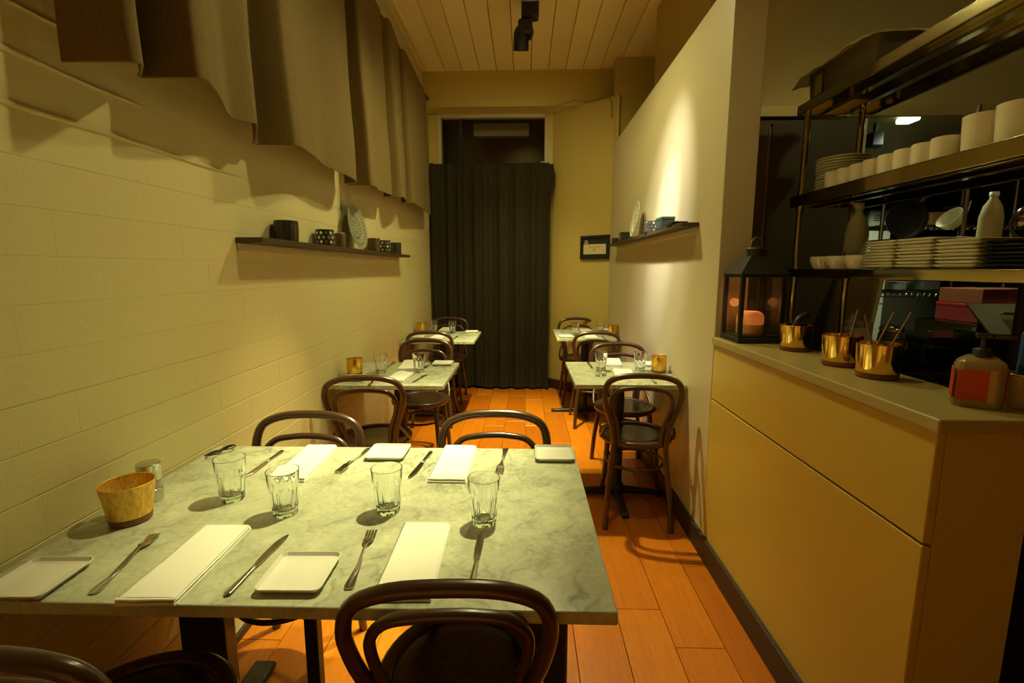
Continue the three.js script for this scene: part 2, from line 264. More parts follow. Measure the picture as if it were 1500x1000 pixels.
// ---------------------------------------------------------------- window drapes on the left wall
{ const PTS = [[-1.10, -1.0], [-1.105, -0.93], [-1.112, -0.86], [-1.14, -0.855], [-1.21, -0.915], [-1.29, -0.985], [-1.315, -0.99], [-1.318, -0.92], [-1.325, -0.855], [-1.37, -0.85], [-1.47, -0.88], [-1.58, -0.925], [-1.68, -0.90], [-1.76, -0.935], [-1.82, -0.985], [-1.85, -0.985], [-1.855, -0.92], [-1.865, -0.86], [-1.93, -0.855], [-2.1, -0.89], [-2.3, -0.92], [-2.5, -0.895], [-2.68, -0.91], [-2.73, -0.99],
    [-2.79, -1.0], [-2.80, -0.93], [-2.81, -0.865], [-3.05, -0.90], [-3.25, -0.905], [-3.38, -0.91], [-3.46, -0.985], [-3.475, -0.92], [-3.50, -0.865], [-3.70, -0.89], [-3.86, -0.925], [-3.93, -0.98], [-3.96, -0.885], [-4.3, -0.90], [-4.6, -0.92], [-4.85, -0.93], [-5.0, -0.97]];
  const hem = z => { const k = [[-1, 1.755], [-1.2, 1.80], [-1.35, 1.832], [-1.6, 1.805], [-1.74, 1.82], [-1.8, 1.785], [-2.1, 1.805], [-2.75, 1.80], [-3.4, 1.832], [-3.9, 1.855], [-5.2, 1.865]]; for (let i = 1; i < k.length; i++) if (z >= k[i][0]) { const t = (z - k[i - 1][0]) / (k[i][0] - k[i - 1][0]); return k[i - 1][1] + t * (k[i][1] - k[i - 1][1]); } return k.at(-1)[1]; };
  const panel = (a, b, name, label) => {
    const c = new THREE.CatmullRomCurve3(PTS.slice(a, b).map(([z, x]) => V(x, 0, z)), false, 'catmullrom', 0.28), n = (b - a) * 7;
    const zm = (PTS[a][0] + PTS[b - 1][0]) / 2;
    const g = cloth(n, 30, (u, v) => { const p = c.getPoint(u), y0 = hem(p.z), top = 2.985, y = top + (y0 - top) * v; const k = 0.55 + 0.45 * Math.pow(v, 0.8); const wob = 0.012 * noise.noise(p.z * 5, v * 3, 2); return [-0.955 + (p.x + 0.935) * k + (-0.935 + 0.955) * v + wob * v, y, p.z + 0.02 * noise.noise(p.z * 3, v * 2, 8) * v]; }, 0.003);
    boxUV(g, 1); const o = thing(name, label, 'curtain'); part('cloth', g, M.drape, o);
    part('hem', bar(Array.from({ length: n }, (_, i) => { const u = i / (n - 1), p = c.getPoint(u); return [-0.935 + (p.x + 0.935) + 0.012 * noise.noise(p.z * 5, 3, 2), hem(p.z) + 0.002, p.z + 0.02 * noise.noise(p.z * 3, 2, 8)]; }), 0.0035, n * 2, 6), M.drape, o);
    for (let k = a; k < b; k += 2) part('curtain_ring', new THREE.TorusGeometry(0.017, 0.0025, 6, 16).rotateY(0).translate(-0.965, 2.992, PTS[k][0] - 0.03), M.steel, o);
    return o; };
  panel(0, 24, 'window_curtain', 'heavy taupe curtain with deep folds above the nearer part of the block wall');
  panel(24, PTS.length, 'window_curtain', 'heavy taupe curtain high on the block wall next to the far door corner');
  const rod = thing('curtain_rod', 'thin dark curtain rod with rings below the ceiling edge on the left', 'rod', [-0.965, 3.0, -0.9]);
  part('bar', bar([[0, 0, 0], [0, 0, -4.2]], 0.008, 4, 8), M.black, rod); for (const z of [-0.05, -1.9, -4.15]) part('bracket', box2(-0.075, 0.004, -0.01, 0.01, z - 0.008, z + 0.008, 0.002), M.black, rod);
}
// velvet curtain across the door
{ const fold = (x, s) => 0.026 * Math.sin(x * 38 + s) + 0.014 * Math.sin(x * 71 + 2 * s) + 0.01 * noise.noise(x * 14, s, 1);
  const rodY = 2.43;
  const mk = (x0, x1, z, bot, s, flare, label) => { const o = thing('velvet_curtain', label, 'curtain');
    part('cloth', boxUV(cloth(110, 26, (u, v) => { const x = x0 + (x1 - x0) * u; const pin = 0.014 * Math.abs(Math.sin(x * 19)); const y = rodY + 0.012 - pin * (1 - v) + (bot - rodY) * v; const k = 0.6 + 0.4 * Math.min(1, v * 3); const fl = flare * Math.max(0, u - 0.72) / 0.28 * Math.exp(-Math.pow((v - 0.05) / 0.07, 2)); return [x + fl + 0.012 * noise.noise(x * 6, v * 4, s) * v, y - 0.02 * flare * 10 * Math.max(0, u - 0.9) * 10 * (1 - v) * (v < 0.05 ? 1 : 0.3), z + fold(x, s) * k + 0.012 * noise.noise(x * 9, v * 5, 4)]; }, 0.004), 1), M.velvet, o);
    part('heading', at(rbox(x1 - x0 - 0.02, 0.014, 0.014, 0.005), (x0 + x1) / 2, rodY + 0.002, z - 0.01), M.velvet, o); return o; };
  mk(-1.015, -0.44, -5.34, 0.02, 1.3, 0, 'dark velvet curtain hanging to the floor, left half of the door');
  mk(-0.47, 0.265, -5.31, 0.012, 4.1, 0.045, 'dark velvet curtain hanging to the floor, wider right half of the door');
  const rod = thing('curtain_rod', 'thin rod with a small white bracket carrying the dark velvet door curtain', 'rod', [0, rodY, -5.35]);
  part('bar', bar([[-1.02, 0, 0], [0.25, 0, 0]], 0.006, 4, 8), M.black, rod); part('bracket', box2(0.165, 0.2, 0.0, 0.022, -0.06, 0.03, 0.003), M.white, rod);
}

// ---------------------------------------------------------------- tables
function tableTop(w, d, t) { const g = rbox(w, t, d, 0.0035, 2); return at(boxUV(g, 1, rr(0, 1), rr(0, 1)), 0, -t / 2, 0); }
{ const t = thing('dining_table', 'large marble topped table for four set with plates, tumblers and folded napkins', 'table', [-0.434, 0, -1.155]);
  part('tabletop', tableTop(1.197, 0.775, 0.026), M.marble, t, [0, 0.745, 0]);
  for (const x of [-0.441, 0.49]) { part('column', at(rbox(0.125, 0.70, 0.06, 0.012), x, 0.36, -0.035), M.iron, t); part('foot', at(x < 0 ? rbox(0.075, 0.022, 0.52, 0.01) : rbox(0.15, 0.014, 0.058, 0.005), x, x < 0 ? 0.011 : 0.007, -0.035), M.iron, t); part('top_plate', at(rbox(0.2, 0.008, 0.4, 0.003), x, 0.715, -0.035), M.iron, t); }
  for (const x of [-0.146, 0.18]) part('post', at(rbox(0.036, 0.72, 0.036, 0.005), x, 0.36, -0.035), M.iron, t);
}
function smallTable(x, z, label, w = 0.612, d = 0.625) {
  const t = thing('bistro_table', label, 'table', [x, 0, z], 0);
  part('tabletop', tableTop(w, d, 0.024), M.marble, t, [0, 0.745, 0]);
  part('column', lathe([[0, 0.03], [0.06, 0.03], [0.045, 0.06], [0.033, 0.08], [0.033, 0.7], [0.05, 0.715], [0, 0.715]], 24), M.iron, t);
  part('top_plate', at(rbox(0.3, 0.007, 0.3, 0.003), 0, 0.717, 0), M.iron, t);
  for (let k = 0; k < 4; k++) { const g = grid(8, 12, (u, v) => { const a = u * Math.PI * 2, l = 0.03 + 0.26 * v, h = 0.055 * (1 - v) + 0.022 * v, wv = 0.03 * (1 - v) + 0.02 * v; return [l, h / 2 + 0.003 + Math.cos(a) * h / 2 * 0.95, Math.sin(a) * wv]; }); const cap = at(rbox(0.03, 0.024, 0.042, 0.008), 0.287, 0.013, 0); const f = part('foot', merge([g, cap]), M.iron, t); f.rotation.y = k * Math.PI / 2; }
  return t;
}
smallTable(-0.722, -2.72, 'small square marble table by the block wall, just behind the large table');
smallTable(-0.722, -4.27, 'small square marble table by the block wall, nearest the velvet curtain', 0.612, 0.66);
smallTable(0.549, -2.765, 'small square marble table by the plain wall with two tiny glass shakers', 0.575);
smallTable(0.556, -4.46, 'small square marble table by the plain wall, farthest back under the framed picture', 0.56, 0.66);

// ---------------------------------------------------------------- bentwood chairs
function chair(label) {
  const t = thing('bentwood_chair', label, 'chair', [0, 0, 0], 0, 'bentwood chairs');
  const S = 0.46;
  part('back_frame', boxUV(bar([[-0.165, 0, 0.215], [-0.157, 0.16, 0.195], [-0.138, 0.34, 0.172], [-0.131, 0.46, 0.168], [-0.150, 0.57, 0.182], [-0.178, 0.66, 0.203], [-0.187, 0.73, 0.219], [-0.168, 0.785, 0.232], [-0.112, 0.813, 0.239], [0, 0.823, 0.242], [0.112, 0.813, 0.239], [0.168, 0.785, 0.232], [0.187, 0.73, 0.219], [0.178, 0.66, 0.203], [0.150, 0.57, 0.182], [0.131, 0.46, 0.168], [0.138, 0.34, 0.172], [0.157, 0.16, 0.195], [0.165, 0, 0.215]], 0.0148, 120, 12)), M.bentwood, t);
  part('back_loop', boxUV(bar([[-0.104, S - 0.02, 0.158], [-0.118, 0.55, 0.168], [-0.145, 0.64, 0.186], [-0.146, 0.70, 0.199], [-0.115, 0.737, 0.209], [-0.055, 0.75, 0.213], [0, 0.753, 0.214], [0.055, 0.75, 0.213], [0.115, 0.737, 0.209], [0.146, 0.70, 0.199], [0.145, 0.64, 0.186], [0.118, 0.55, 0.168], [0.104, S - 0.02, 0.158]], 0.0115, 80, 10)), M.bentwood, t);
  part('seat_frame', boxUV(lathe([[0.155, S - 0.034], [0.186, S - 0.034], [0.194, S - 0.028], [0.196, S - 0.016], [0.194, S - 0.004], [0.187, S], [0.165, S - 0.001], [0.158, S - 0.006], [0.155, S - 0.034]], 48)), M.bentwood, t);
  part('seat_panel', boxUV(lathe([[0.157, S - 0.02], [0.157, S - 0.007], [0.12, S - 0.0105], [0.06, S - 0.013], [0, S - 0.0135]].reverse(), 40)), M.seat, t);
  for (const s of [-1, 1]) {
    part('front_leg', boxUV(bar([[s * 0.128, S - 0.03, -0.122], [s * 0.138, 0.3, -0.138], [s * 0.15, 0.14, -0.155], [s * 0.17, 0, -0.182]], u => 0.0165 - 0.0055 * u, 24, 10)), M.bentwood, t);
    part('brace', boxUV(bar([[s * 0.146, 0.565, 0.181], [s * 0.170, 0.53, 0.15], [s * 0.185, 0.48, 0.1], [s * 0.19, 0.45, 0.06]], 0.0085, 20, 8)), M.bentwood, t);
  }
  part('stretcher_ring', boxUV(bar(Array.from({ length: 16 }, (_, i) => [0.15 * Math.cos(i * Math.PI / 8), 0.305, 0.012 + 0.152 * Math.sin(i * Math.PI / 8)]), 0.0085, 64, 8, true)), M.bentwood, t);
  return t;
}
const chair0 = chair('bentwood chair in the middle foreground with its back to the camera, at the large table');
chair0.position.set(-0.14, 0, -0.957); chair0.rotation.y = 0.05;
for (const [x, z, r, label] of [
  [-0.775, -0.80, 0.02, 'bentwood chair cut off by the lower left corner of the photo, by the block wall'],
  [-0.765, -1.41, Math.PI, 'bentwood chair across the large table, the one nearer the block wall'],
  [-0.10, -1.437, Math.PI + 0.03, 'bentwood chair across the large table, the one nearer the aisle'],
  [-0.80, -2.48, 0.10, 'bentwood chair with its back to the camera at the left middle table'],
  [-0.72, -3.24, Math.PI, 'bentwood chair at the far side of the left middle table, facing the camera'],
  [-0.785, -4.16, 0, 'bentwood chair with its back to the camera at the left rear table'],
  [-0.79, -4.84, Math.PI, 'bentwood chair in front of the velvet curtain at the left rear table'],
  [0.605, -2.56, -0.09, 'bentwood chair seen whole with its back to the camera at the right middle table'],
  [0.655, -3.10, Math.PI + 0.05, 'bentwood chair at the far side of the right middle table, facing the camera'],
  [0.59, -4.17, 0, 'bentwood chair with its back to the camera at the right rear table'],
  [0.545, -4.84, Math.PI, 'bentwood chair at the far side of the right rear table, under the picture'],
]) copy(chair0, label, [x, 0, z], r);
chair0.scale.x = 0.94;

// ---------------------------------------------------------------- table ware
const T = 0.745;
function tumblerGeo() {
  const h = 0.112, rO = y => 0.0295 + 0.0085 * Math.pow(y / h, 1.15), ringsO = 30, seg = 60;
  const outer = grid(seg, ringsO, (u, v) => { const a = -u * Math.PI * 2, y = v * h, f = 10, c = Math.abs(Math.cos(a * f / 2)), arc = h * (0.66 + 0.07 * (1 - c * c)); let r = rO(y); const d = Math.min(1, Math.max(0, (arc - y) / 0.006)); r -= d * (0.0004 + 0.0026 * c * c); if (y < 0.004) r -= (0.004 - y) * 0.6; return [r * Math.cos(a), y, r * Math.sin(a)]; }, true);
  const inner = lathe([[rO(h), h], [rO(h) - 0.0006, h + 0.0007], [0.0362, h - 0.0005], [0.0335, 0.09], [0.0295, 0.06], [0.0255, 0.024], [0.0235, 0.017], [0.018, 0.0142], [0.0, 0.014]], seg);
  const bot = lathe([[0, 0.004], [0.016, 0.003], [0.02, 0.0003], [rO(0) - 0.0024, 0]], seg);
  // orient: outer outward, inner inward/upward, bottom downward
  const fix = (g, sgn) => { g = g.index ? g.toNonIndexed() : g; return g; };
  return merge([outer, fix(inner), fix(bot)]);
}
const tumbler = tumblerGeo();
const tum0 = solo('tumbler', 'faceted clear tumbler at the right end of the row on the large table', 'glass', tumbler, M.glass, [-0.094, T, -1.064], 0.2, 'tumblers');
for (const [x, z, l] of [[-0.335, -1.113, 'faceted clear tumbler on the large table, second in the row from the aisle'], [-0.582, -1.093, 'faceted clear tumbler on the large table, third in the row from the aisle'], [-0.756, -1.165, 'faceted clear tumbler nearest the gold votive on the large table'],
  [-0.825, -2.708, 'clear tumbler on the left middle table, nearer the block wall'], [-0.61, -2.733, 'clear tumbler on the left middle table, nearer the aisle'], [0.447, -2.799, 'clear tumbler on the right middle table, behind the two small shakers'], [0.675, -2.805, 'clear tumbler on the right middle table, beside its gold votive'],
  [-0.86, -4.53, 'clear tumbler on the left rear table, nearer its gold votive'], [-0.671, -4.46, 'clear tumbler on the left rear table, nearer the aisle'], [0.451, -4.34, 'clear tumbler on the right rear table, at the aisle side'], [0.715, -4.55, 'clear tumbler on the right rear table, nearer its gold votive']]) copy(tum0, l, [x, T, z], rr(0, 3));

const plateG = squareDish(0.124, 0.124, 0.014, [[0.02, 0.0035], [0.017, 0], [0.012, 0], [0.003, 0.009], [0, 0.0128], [0.0005, 0.0143], [0.002, 0.0145], [0.006, 0.0075], [0.012, 0.0055], [0.03, 0.005]]);
const plate0 = solo('side_plate', 'square white side plate in the middle of the near edge of the large table', 'plate', plateG, M.porcelain, [-0.434, T, -0.853], 0.02, 'square side plates');
for (const [x, z, r, l, s] of [[-0.925, -0.822, 0.03, 'square white side plate cut by the left edge of the photo'], [-0.437, -1.479, 0, 'square white side plate at the far edge of the large table, left of the two'], [0.096, -1.482, 0, 'square white side plate at the far aisle corner of the large table'],
  [-0.915, -2.545, 0, 'square white side plate on the left middle table, behind the chair back'], [-0.51, -2.97, 0, 'square white side plate at the far aisle corner of the left middle table'], [0.80, -2.98, 0, 'square white side plate on the right middle table, beside the votive'],
  [-0.93, -4.16, 0, 'square white side plate on the left rear table, near the wall'], [-0.50, -4.52, 0, 'square white side plate at the far aisle corner of the left rear table'], [0.36, -4.22, 0, 'square white side plate at the near aisle corner of the right rear table'], [0.79, -4.68, 0, 'square white side plate at the far wall corner of the right rear table']]) copy(plate0, l, [x, T, z], r);

function napkinGeo(w, l) {   // four layers, folded edge towards +z
  const L = []; for (let i = 0; i < 4; i++) { const hw = w / 2 - 0.0012 * i * (i % 2 ? 1 : 0.3), y0 = 0.0032 * i; L.push(at(grid(10, 18, (u, v) => { const a = u * Math.PI * 2, z = -l / 2 + l * v; return [Math.sign(Math.cos(a)) * hw * Math.pow(Math.abs(Math.cos(a)), 0.25), y0 + 0.0016 + 0.00165 * Math.sin(a) + 0.0012 * i * 0.5 * noise.noise(u * 2, v * 3, i), z * (1 - 0.006 * i)]; }), 0, 0, 0)); for (const e of [0, 1]) L.push(at(rbox(2 * hw - 0.003, 0.0032, 0.003, 0.0014), 0, y0 + 0.0016, (e ? 1 : -1) * (l / 2 * (1 - 0.006 * i) - 0.0005))); }
  for (const [y, z, k] of [[0.0034, 0.0035, 0.99], [0.0099, 0.001, 0.97]]) L.push(bar([[-w * k / 2, y, l / 2 + z], [-w * k / 6, y, l / 2 + z + 0.0008], [w * k / 6, y, l / 2 + z - 0.0004], [w * k / 2, y, l / 2 + z]], t => 0.0033 - 0.0006 * t, 12, 10));
  return merge(L);
}
const nap0 = solo('napkin', 'folded white napkin on the large table in front of the foreground chair', 'napkin', boxUV(napkinGeo(0.108, 0.252), 1), M.napkin, [-0.222, T, -0.915], -0.05, 'folded napkins');
nap0.rotation.y = 0.02;
for (const [x, z, r, sx, sz, l] of [[-0.674, -0.892, 0.03, 1, 1, 'folded white napkin at the near left seat of the large table'], [-0.214, -1.408, -0.02, 1, 1.03, 'folded white napkin at the far aisle seat of the large table'], [-0.67, -1.40, 0.03, 0.95, 1.03, 'folded white napkin at the far wall side seat of the large table'],
  [-0.685, -2.60, -0.05, 1, 0.95, 'folded napkin on the left middle table, near seat'], [-0.715, -2.92, 0.1, 0.9, 1.1, 'folded napkin on the left middle table, far seat'], [0.56, -3.04, -0.12, 0.95, 0.9, 'folded napkin on the right middle table, far seat'], [0.56, -2.70, -0.1, 1, 0.85, 'folded napkin on the right middle table, near seat'],
  [-0.775, -4.72, 0.0, 1, 0.9, 'folded napkin on the left rear table, far seat'], [-0.755, -4.20, -0.05, 1, 0.9, 'folded napkin on the left rear table, near seat'], [0.585, -4.64, 0, 1, 0.9, 'folded napkin on the right rear table, far seat'], [0.575, -4.24, 0, 1, 0.85, 'folded napkin on the right rear table, near seat']]) copy(nap0, l, [x, T, z], r).scale.set(sx, 1, sz);

function forkThing(label) {   // points to -z
  const t = thing('fork', label, 'fork', [0, 0, 0], 0, 'table forks');
  const yOf = z => 0.0055 + 0.007 * Math.exp(-Math.pow((z + 0.035) / 0.03, 2)) - 0.004 * Math.exp(-Math.pow((z - 0.02) / 0.04, 2)) + (z < -0.07 ? -(z + 0.07) * 0.12 : 0) - 0.003;
  const flat = (sh, d, r) => { const g = new THREE.ExtrudeGeometry(sh, { depth: d, bevelEnabled: true, bevelThickness: r, bevelSize: r, bevelSegments: 2, steps: 1, curveSegments: 10 }); g.rotateX(-Math.PI / 2); return g; };
  const bend = g => { const p = g.attributes.position; for (let i = 0; i < p.count; i++) p.setY(i, p.getY(i) + yOf(p.getZ(i))); g.computeVertexNormals(); return toCreasedNormals(g, 0.6); };
  const h = new THREE.Shape(); h.moveTo(-0.003, 0.042); h.quadraticCurveTo(-0.011, 0.05, -0.0112, 0.066);
  const n = 4, w = 0.0036, gap = (0.0224 - n * w) / 3; for (let i = 0; i < n; i++) { const x = -0.0112 + i * (w + gap); h.lineTo(x, 0.096); h.quadraticCurveTo(x + w / 2, 0.102, x + w, 0.096); h.lineTo(x + w, 0.066); if (i < n - 1) h.lineTo(x + w + gap, 0.066); }
  h.quadraticCurveTo(0.011, 0.05, 0.003, 0.042); h.closePath(); part('tines', bend(flat(h, 0.0008, 0.0005)), M.cutlery, t);
  const s = new THREE.Shape(); const pts = [[0.003, 0.044], [0.0028, 0.02], [0.0034, -0.01], [0.0062, -0.055], [0.0088, -0.085], [0.0082, -0.096], [0.004, -0.1005]]; s.moveTo(-0.003, 0.044); s.lineTo(0.003, 0.044); s.splineThru(pts.slice(1).map(p => new THREE.Vector2(...p))); s.splineThru([[0, -0.1012], [-0.004, -0.1005], [-0.0082, -0.096], [-0.0088, -0.085], [-0.0062, -0.055], [-0.0034, -0.01], [-0.0028, 0.02], [-0.003, 0.044]].map(p => new THREE.Vector2(...p)));
  part('handle', bend(flat(s, 0.0014, 0.0006)), M.cutlery, t); return t;
}
function knifeThing(label) {
  const t = thing('knife', label, 'knife', [0, 0, 0], 0, 'table knives');
  const b = new THREE.Shape(); b.moveTo(-0.004, -0.005); b.lineTo(-0.0075, 0.01); b.splineThru([[-0.009, 0.04], [-0.0085, 0.075], [-0.004, 0.1], [0.003, 0.112]].map(p => new THREE.Vector2(...p))); b.splineThru([[0.006, 0.1], [0.0065, 0.06], [0.005, -0.005]].map(p => new THREE.Vector2(...p))); b.closePath();
  const g = new THREE.ExtrudeGeometry(b, { depth: 0.0008, bevelEnabled: true, bevelThickness: 0.0004, bevelSize: 0.0006, bevelSegments: 1, curveSegments: 10 }); g.rotateX(-Math.PI / 2); g.translate(0, 0.0032, 0); part('blade', toCreasedNormals(g, 0.5), M.cutlery, t);
  part('handle', merge([grid(14, 22, (u, v) => { const a = u * Math.PI * 2, z = v * 0.095, e = Math.min(1, Math.min(v, 1 - v) * 14), r = (0.0045 + 0.0035 * v) * Math.sqrt(e); return [r * Math.cos(a), 0.0036 + 0.0034 * Math.sqrt(e) * Math.sin(a), z]; })]), M.cutlery, t); return t;
}
const fork0 = forkThing('steel fork at the near left seat of the large table'); fork0.position.set(-0.806, T, -0.888); fork0.rotation.y = 0.17;
const fA = (x0, z0, x1, z1) => [[(x0 + x1) / 2, T, (z0 + z1) / 2], Math.atan2(-(x1 - x0), -(z1 - z0))];
for (const [a, l] of [[[-0.327, -0.83, -0.342, -1.0], 'steel fork beside the near middle side plate of the large table'], [[-0.516, -1.51, -0.541, -1.34], 'steel fork beside the far middle side plate of the large table'], [[-0.062, -1.52, -0.072, -1.35], 'steel fork beside the far aisle napkin of the large table'],
  [[-0.80, -2.44, -0.812, -2.57], 'fork on the left middle table, near seat'], [[-0.585, -3.02, -0.598, -2.84], 'fork on the left middle table, far seat'], [[0.683, -2.50, 0.686, -2.64], 'fork on the right middle table, near seat']]) { const [p, r] = fA(...a); copy(fork0, l, p, r); }
const knife0 = knifeThing('steel knife at the near left seat of the large table, beside the napkin'); { const [p, r] = fA(-0.542, -0.785, -0.53, -0.98); knife0.position.set(...p); knife0.rotation.y = r; }
for (const [a, l] of [[[-0.098, -0.83, -0.094, -1.0], 'steel knife beside the near napkin of the foreground chair'], [[-0.301, -1.51, -0.325, -1.305], 'steel knife at the far aisle seat of the large table'], [[-0.79, -1.50, -0.797, -1.305], 'steel knife at the far wall side seat of the large table'],
  [[-0.585, -2.46, -0.552, -2.66], 'dark looking knife on the left middle table, aisle side'], [[-0.833, -3.01, -0.834, -2.86], 'knife on the left middle table, far seat near the wall'], [[0.404, -3.03, 0.404, -2.89], 'knife on the right middle table, far aisle corner'],
  [[-0.606, -4.06, -0.594, -4.26], 'knife on the left rear table, near seat'], [[0.683, -4.25, 0.686, -4.08], 'knife on the right rear table, near seat']]) { const [p, r] = fA(...a); copy(knife0, l, p, r); }

function votive(label, cat, mat, h = 0.096, rt = 0.055, rb = 0.046, name = 'votive_holder', group) {
  const t = thing(name, label, cat, [0, 0, 0], 0, group);
  part('cup', lathe([[0, 0.014], [rb - 0.002, 0.014], [rb, 0.018], [rt, h - 0.002], [rt - 0.0015, h], [rt - 0.003, h - 0.002], [rb - 0.002, 0.022], [0, 0.02]], 40), mat, t);
  part('base', lathe([[0, 0], [rb - 0.004, 0], [rb - 0.001, 0.003], [rb, 0.014], [rb - 0.002, 0.0155], [0, 0.0155]], 40), M.amber, t);
  return t;
}
const vot0 = votive('speckled gold votive holder at the wall end of the large table', 'votive', M.gold, 0.096, 0.056, 0.044, 'votive_holder', 'gold votive holders'); vot0.position.set(-0.935, T, -1.055);
part('candle', lathe([[0, 0.022], [0.04, 0.022], [0.043, 0.058], [0.04, 0.062], [0.012, 0.059], [0, 0.06]], 28), std(0.40, 0.28, 0.08, 0.4), vot0);
let votS; for (const [x, z, l] of [[-0.955, -2.65, 'gold votive holder at the wall end of the left middle table'], [-0.97, -4.48, 'gold votive holder at the wall end of the left rear table'], [0.775, -2.77, 'gold votive holder at the wall end of the right middle table'], [0.79, -4.33, 'gold votive holder at the wall end of the right rear table']]) {
  if (!votS) { votS = votive(l, 'votive', std(0.95, 0.62, 0.12, 0.2, { metalness: 0.9, map: speck }), 0.096, 0.044, 0.042, 'votive_holder', 'gold votive holders'); part('candle', lathe([[0, 0.022], [0.037, 0.022], [0.038, 0.075], [0.034, 0.08], [0, 0.079]], 24), M.cream, votS); votS.position.set(x, T, z); } else copy(votS, l, [x, T, z], rr(0, 6)); }
{ const t = thing('salt_grinder', 'steel topped grinder standing behind the speckled gold votive on the large table', 'grinder', [-0.962, T, -1.155]);
  part('body', lathe([[0, 0], [0.026, 0], [0.027, 0.002], [0.027, 0.03], [0.0255, 0.031], [0.0255, 0.034], [0, 0.034]], 32), M.steel, t);
  part('window', lathe([[0.0245, 0.034], [0.025, 0.035], [0.025, 0.055], [0.0245, 0.056], [0, 0.056], [0, 0.034]], 32), std(0.35, 0.31, 0.26, 0.3), t);
  part('cap', lathe([[0, 0.056], [0.0265, 0.056], [0.027, 0.058], [0.027, 0.098], [0.0255, 0.1005], [0, 0.1015]], 32), M.steel, t); }
{ const t = thing('eyeglasses', 'small folded dark eyeglasses at the far wall corner of the large table', 'glasses', [-0.985, T, -1.475], 1.25);
  for (const s of [-1, 1]) part('rim', bar(Array.from({ length: 10 }, (_, i) => [s * 0.026 + 0.021 * Math.cos(i * 0.628), 0.012 + 0.0, 0.008 + 0.015 * Math.sin(i * 0.628)]), 0.0022, 24, 6, true), M.black, t);
  for (const s of [-1, 1]) part('temple', bar([[s * 0.048, 0.012, 0.006], [s * 0.03, 0.006, -0.01], [-s * 0.04, 0.004, -0.016 - s * 0.003]], 0.0024, 12, 6), M.black, t);
  part('bridge', bar([[-0.006, 0.012, 0.008], [0, 0.014, 0.004], [0.006, 0.012, 0.008]], 0.002, 8, 6), M.black, t); }
for (const [i, x] of [0.408, 0.443].entries()) { const t = thing('glass_shaker', ['tiny round glass shaker on the right middle table, nearer the aisle', 'tiny round glass shaker on the right middle table, nearer the napkin'][i], 'shaker', [x, T, -2.655 - 0.012 * i]);
  part('bowl', lathe([[0, 0], [0.011, 0], [0.014, 0.004], [0.0155, 0.014], [0.012, 0.024], [0.008, 0.028], [0, 0.028]], 20), phys(0.8, 0.85, 0.75, 0.08, { transmission: 0.6, thickness: 0.01 }), t); part('lid', lathe([[0.0085, 0.028], [0.009, 0.036], [0.005, 0.04], [0, 0.0405]], 20), M.steel, t); }

// ---------------------------------------------------------------- wall shelves and what stands on them
{ const t = thing('wall_shelf', 'narrow dark wood shelf on the painted block wall', 'shelf', [WX, 1.44, -2.875]);
  part('board', boxUV(box2(0.002, 0.1, -0.012, 0.008, 1.13, -1.13, 0.002)), M.shelfWood, t); part('bracket', box2(0.0, 0.012, -0.04, -0.012, 1.12, -1.12, 0.002), M.plaster, t); }
{ const t = thing('wall_shelf', 'narrow dark shelf on the plain wall beside the bright light streak', 'shelf', [RX, 1.55, -3.455]);
  part('board', boxUV(box2(-0.002, -0.085, -0.012, 0.008, 1.04, -1.04, 0.002)), M.shelfWood, t); part('bracket', box2(0, -0.012, -0.04, -0.012, 1.03, -1.03, 0.002), M.plaster, t); }
const cupG = (r, h, k = 0.94) => lathe([[0, 0], [r * k, 0], [r * k + 0.002, 0.003], [r, h - 0.002], [r - 0.0015, h], [r - 0.004, h - 0.002], [r * k - 0.004, 0.006], [0, 0.005]], 32);
function ribbed(r, h) { return grid(72, 10, (u, v) => { const a = -u * Math.PI * 2, q = r * (0.93 + 0.07 * Math.sin(v * 2.2)) + 0.0018 * Math.cos(a * 18); return [q * Math.cos(a), v * h, q * Math.sin(a)]; }, true); }
function lattice(r, h, n = 12) { const L = []; for (let j = 0; j < 3; j++) for (let i = 0; i < n; i++) { const a = (i + (j % 2) / 2) / n * Math.PI * 2; const g = rbox(0.011, 0.011, 0.003, 0.001, 1); g.rotateZ(Math.PI / 4); g.scale(0.95, 1.15, 1); g.translate(0, h * (0.22 + 0.28 * j), r); g.rotateY(a); L.push(g); } return merge(L); }
const SY = 1.448, SX = -0.985;
{ const t = thing('candle_holder', 'ribbed dark candle holder, largest cup at the near end of the left shelf', 'holder', [SX, SY, -2.02]); part('cup', cupG(0.046, 0.083), M.darkware, t); part('ribs', ribbed(0.046, 0.08), std(0.05, 0.035, 0.018, 0.35), t); }
const lat = (label, p, r = 0.044, h = 0.078) => { const t = thing('lattice_holder', label, 'holder', p); part('cup', cupG(r, h, 0.97), M.darkware, t); part('diamond_inlay', lattice(r - 0.0005, h), M.silver, t); };
lat('dark candle holder with silver diamond inlay, left of the leaning plate on the left shelf', [SX, SY, -2.41]);
{ const t = thing('candle_holder', 'small brown glazed holder tucked beside the leaning plate on the left shelf', 'holder', [SX - 0.01, SY, -2.62]); part('cup', cupG(0.036, 0.075), phys(0.12, 0.07, 0.03, 0.2), t); part('rim', at(new THREE.TorusGeometry(0.0345, 0.002, 8, 32).rotateX(Math.PI / 2), 0, 0.0745, 0), M.silver, t); }
{ const t = thing('candle_holder', 'small dark holder just right of the leaning plate on the left shelf', 'holder', [SX, SY, -3.19]); part('cup', cupG(0.04, 0.085), phys(0.09, 0.055, 0.025, 0.2), t); part('rim', at(new THREE.TorusGeometry(0.0385, 0.002, 8, 32).rotateX(Math.PI / 2), 0, 0.0845, 0), M.silver, t); }
lat('dark candle holder with silver diamond inlay, right of the leaning plate on the left shelf', [SX, SY, -3.43], 0.044, 0.085);
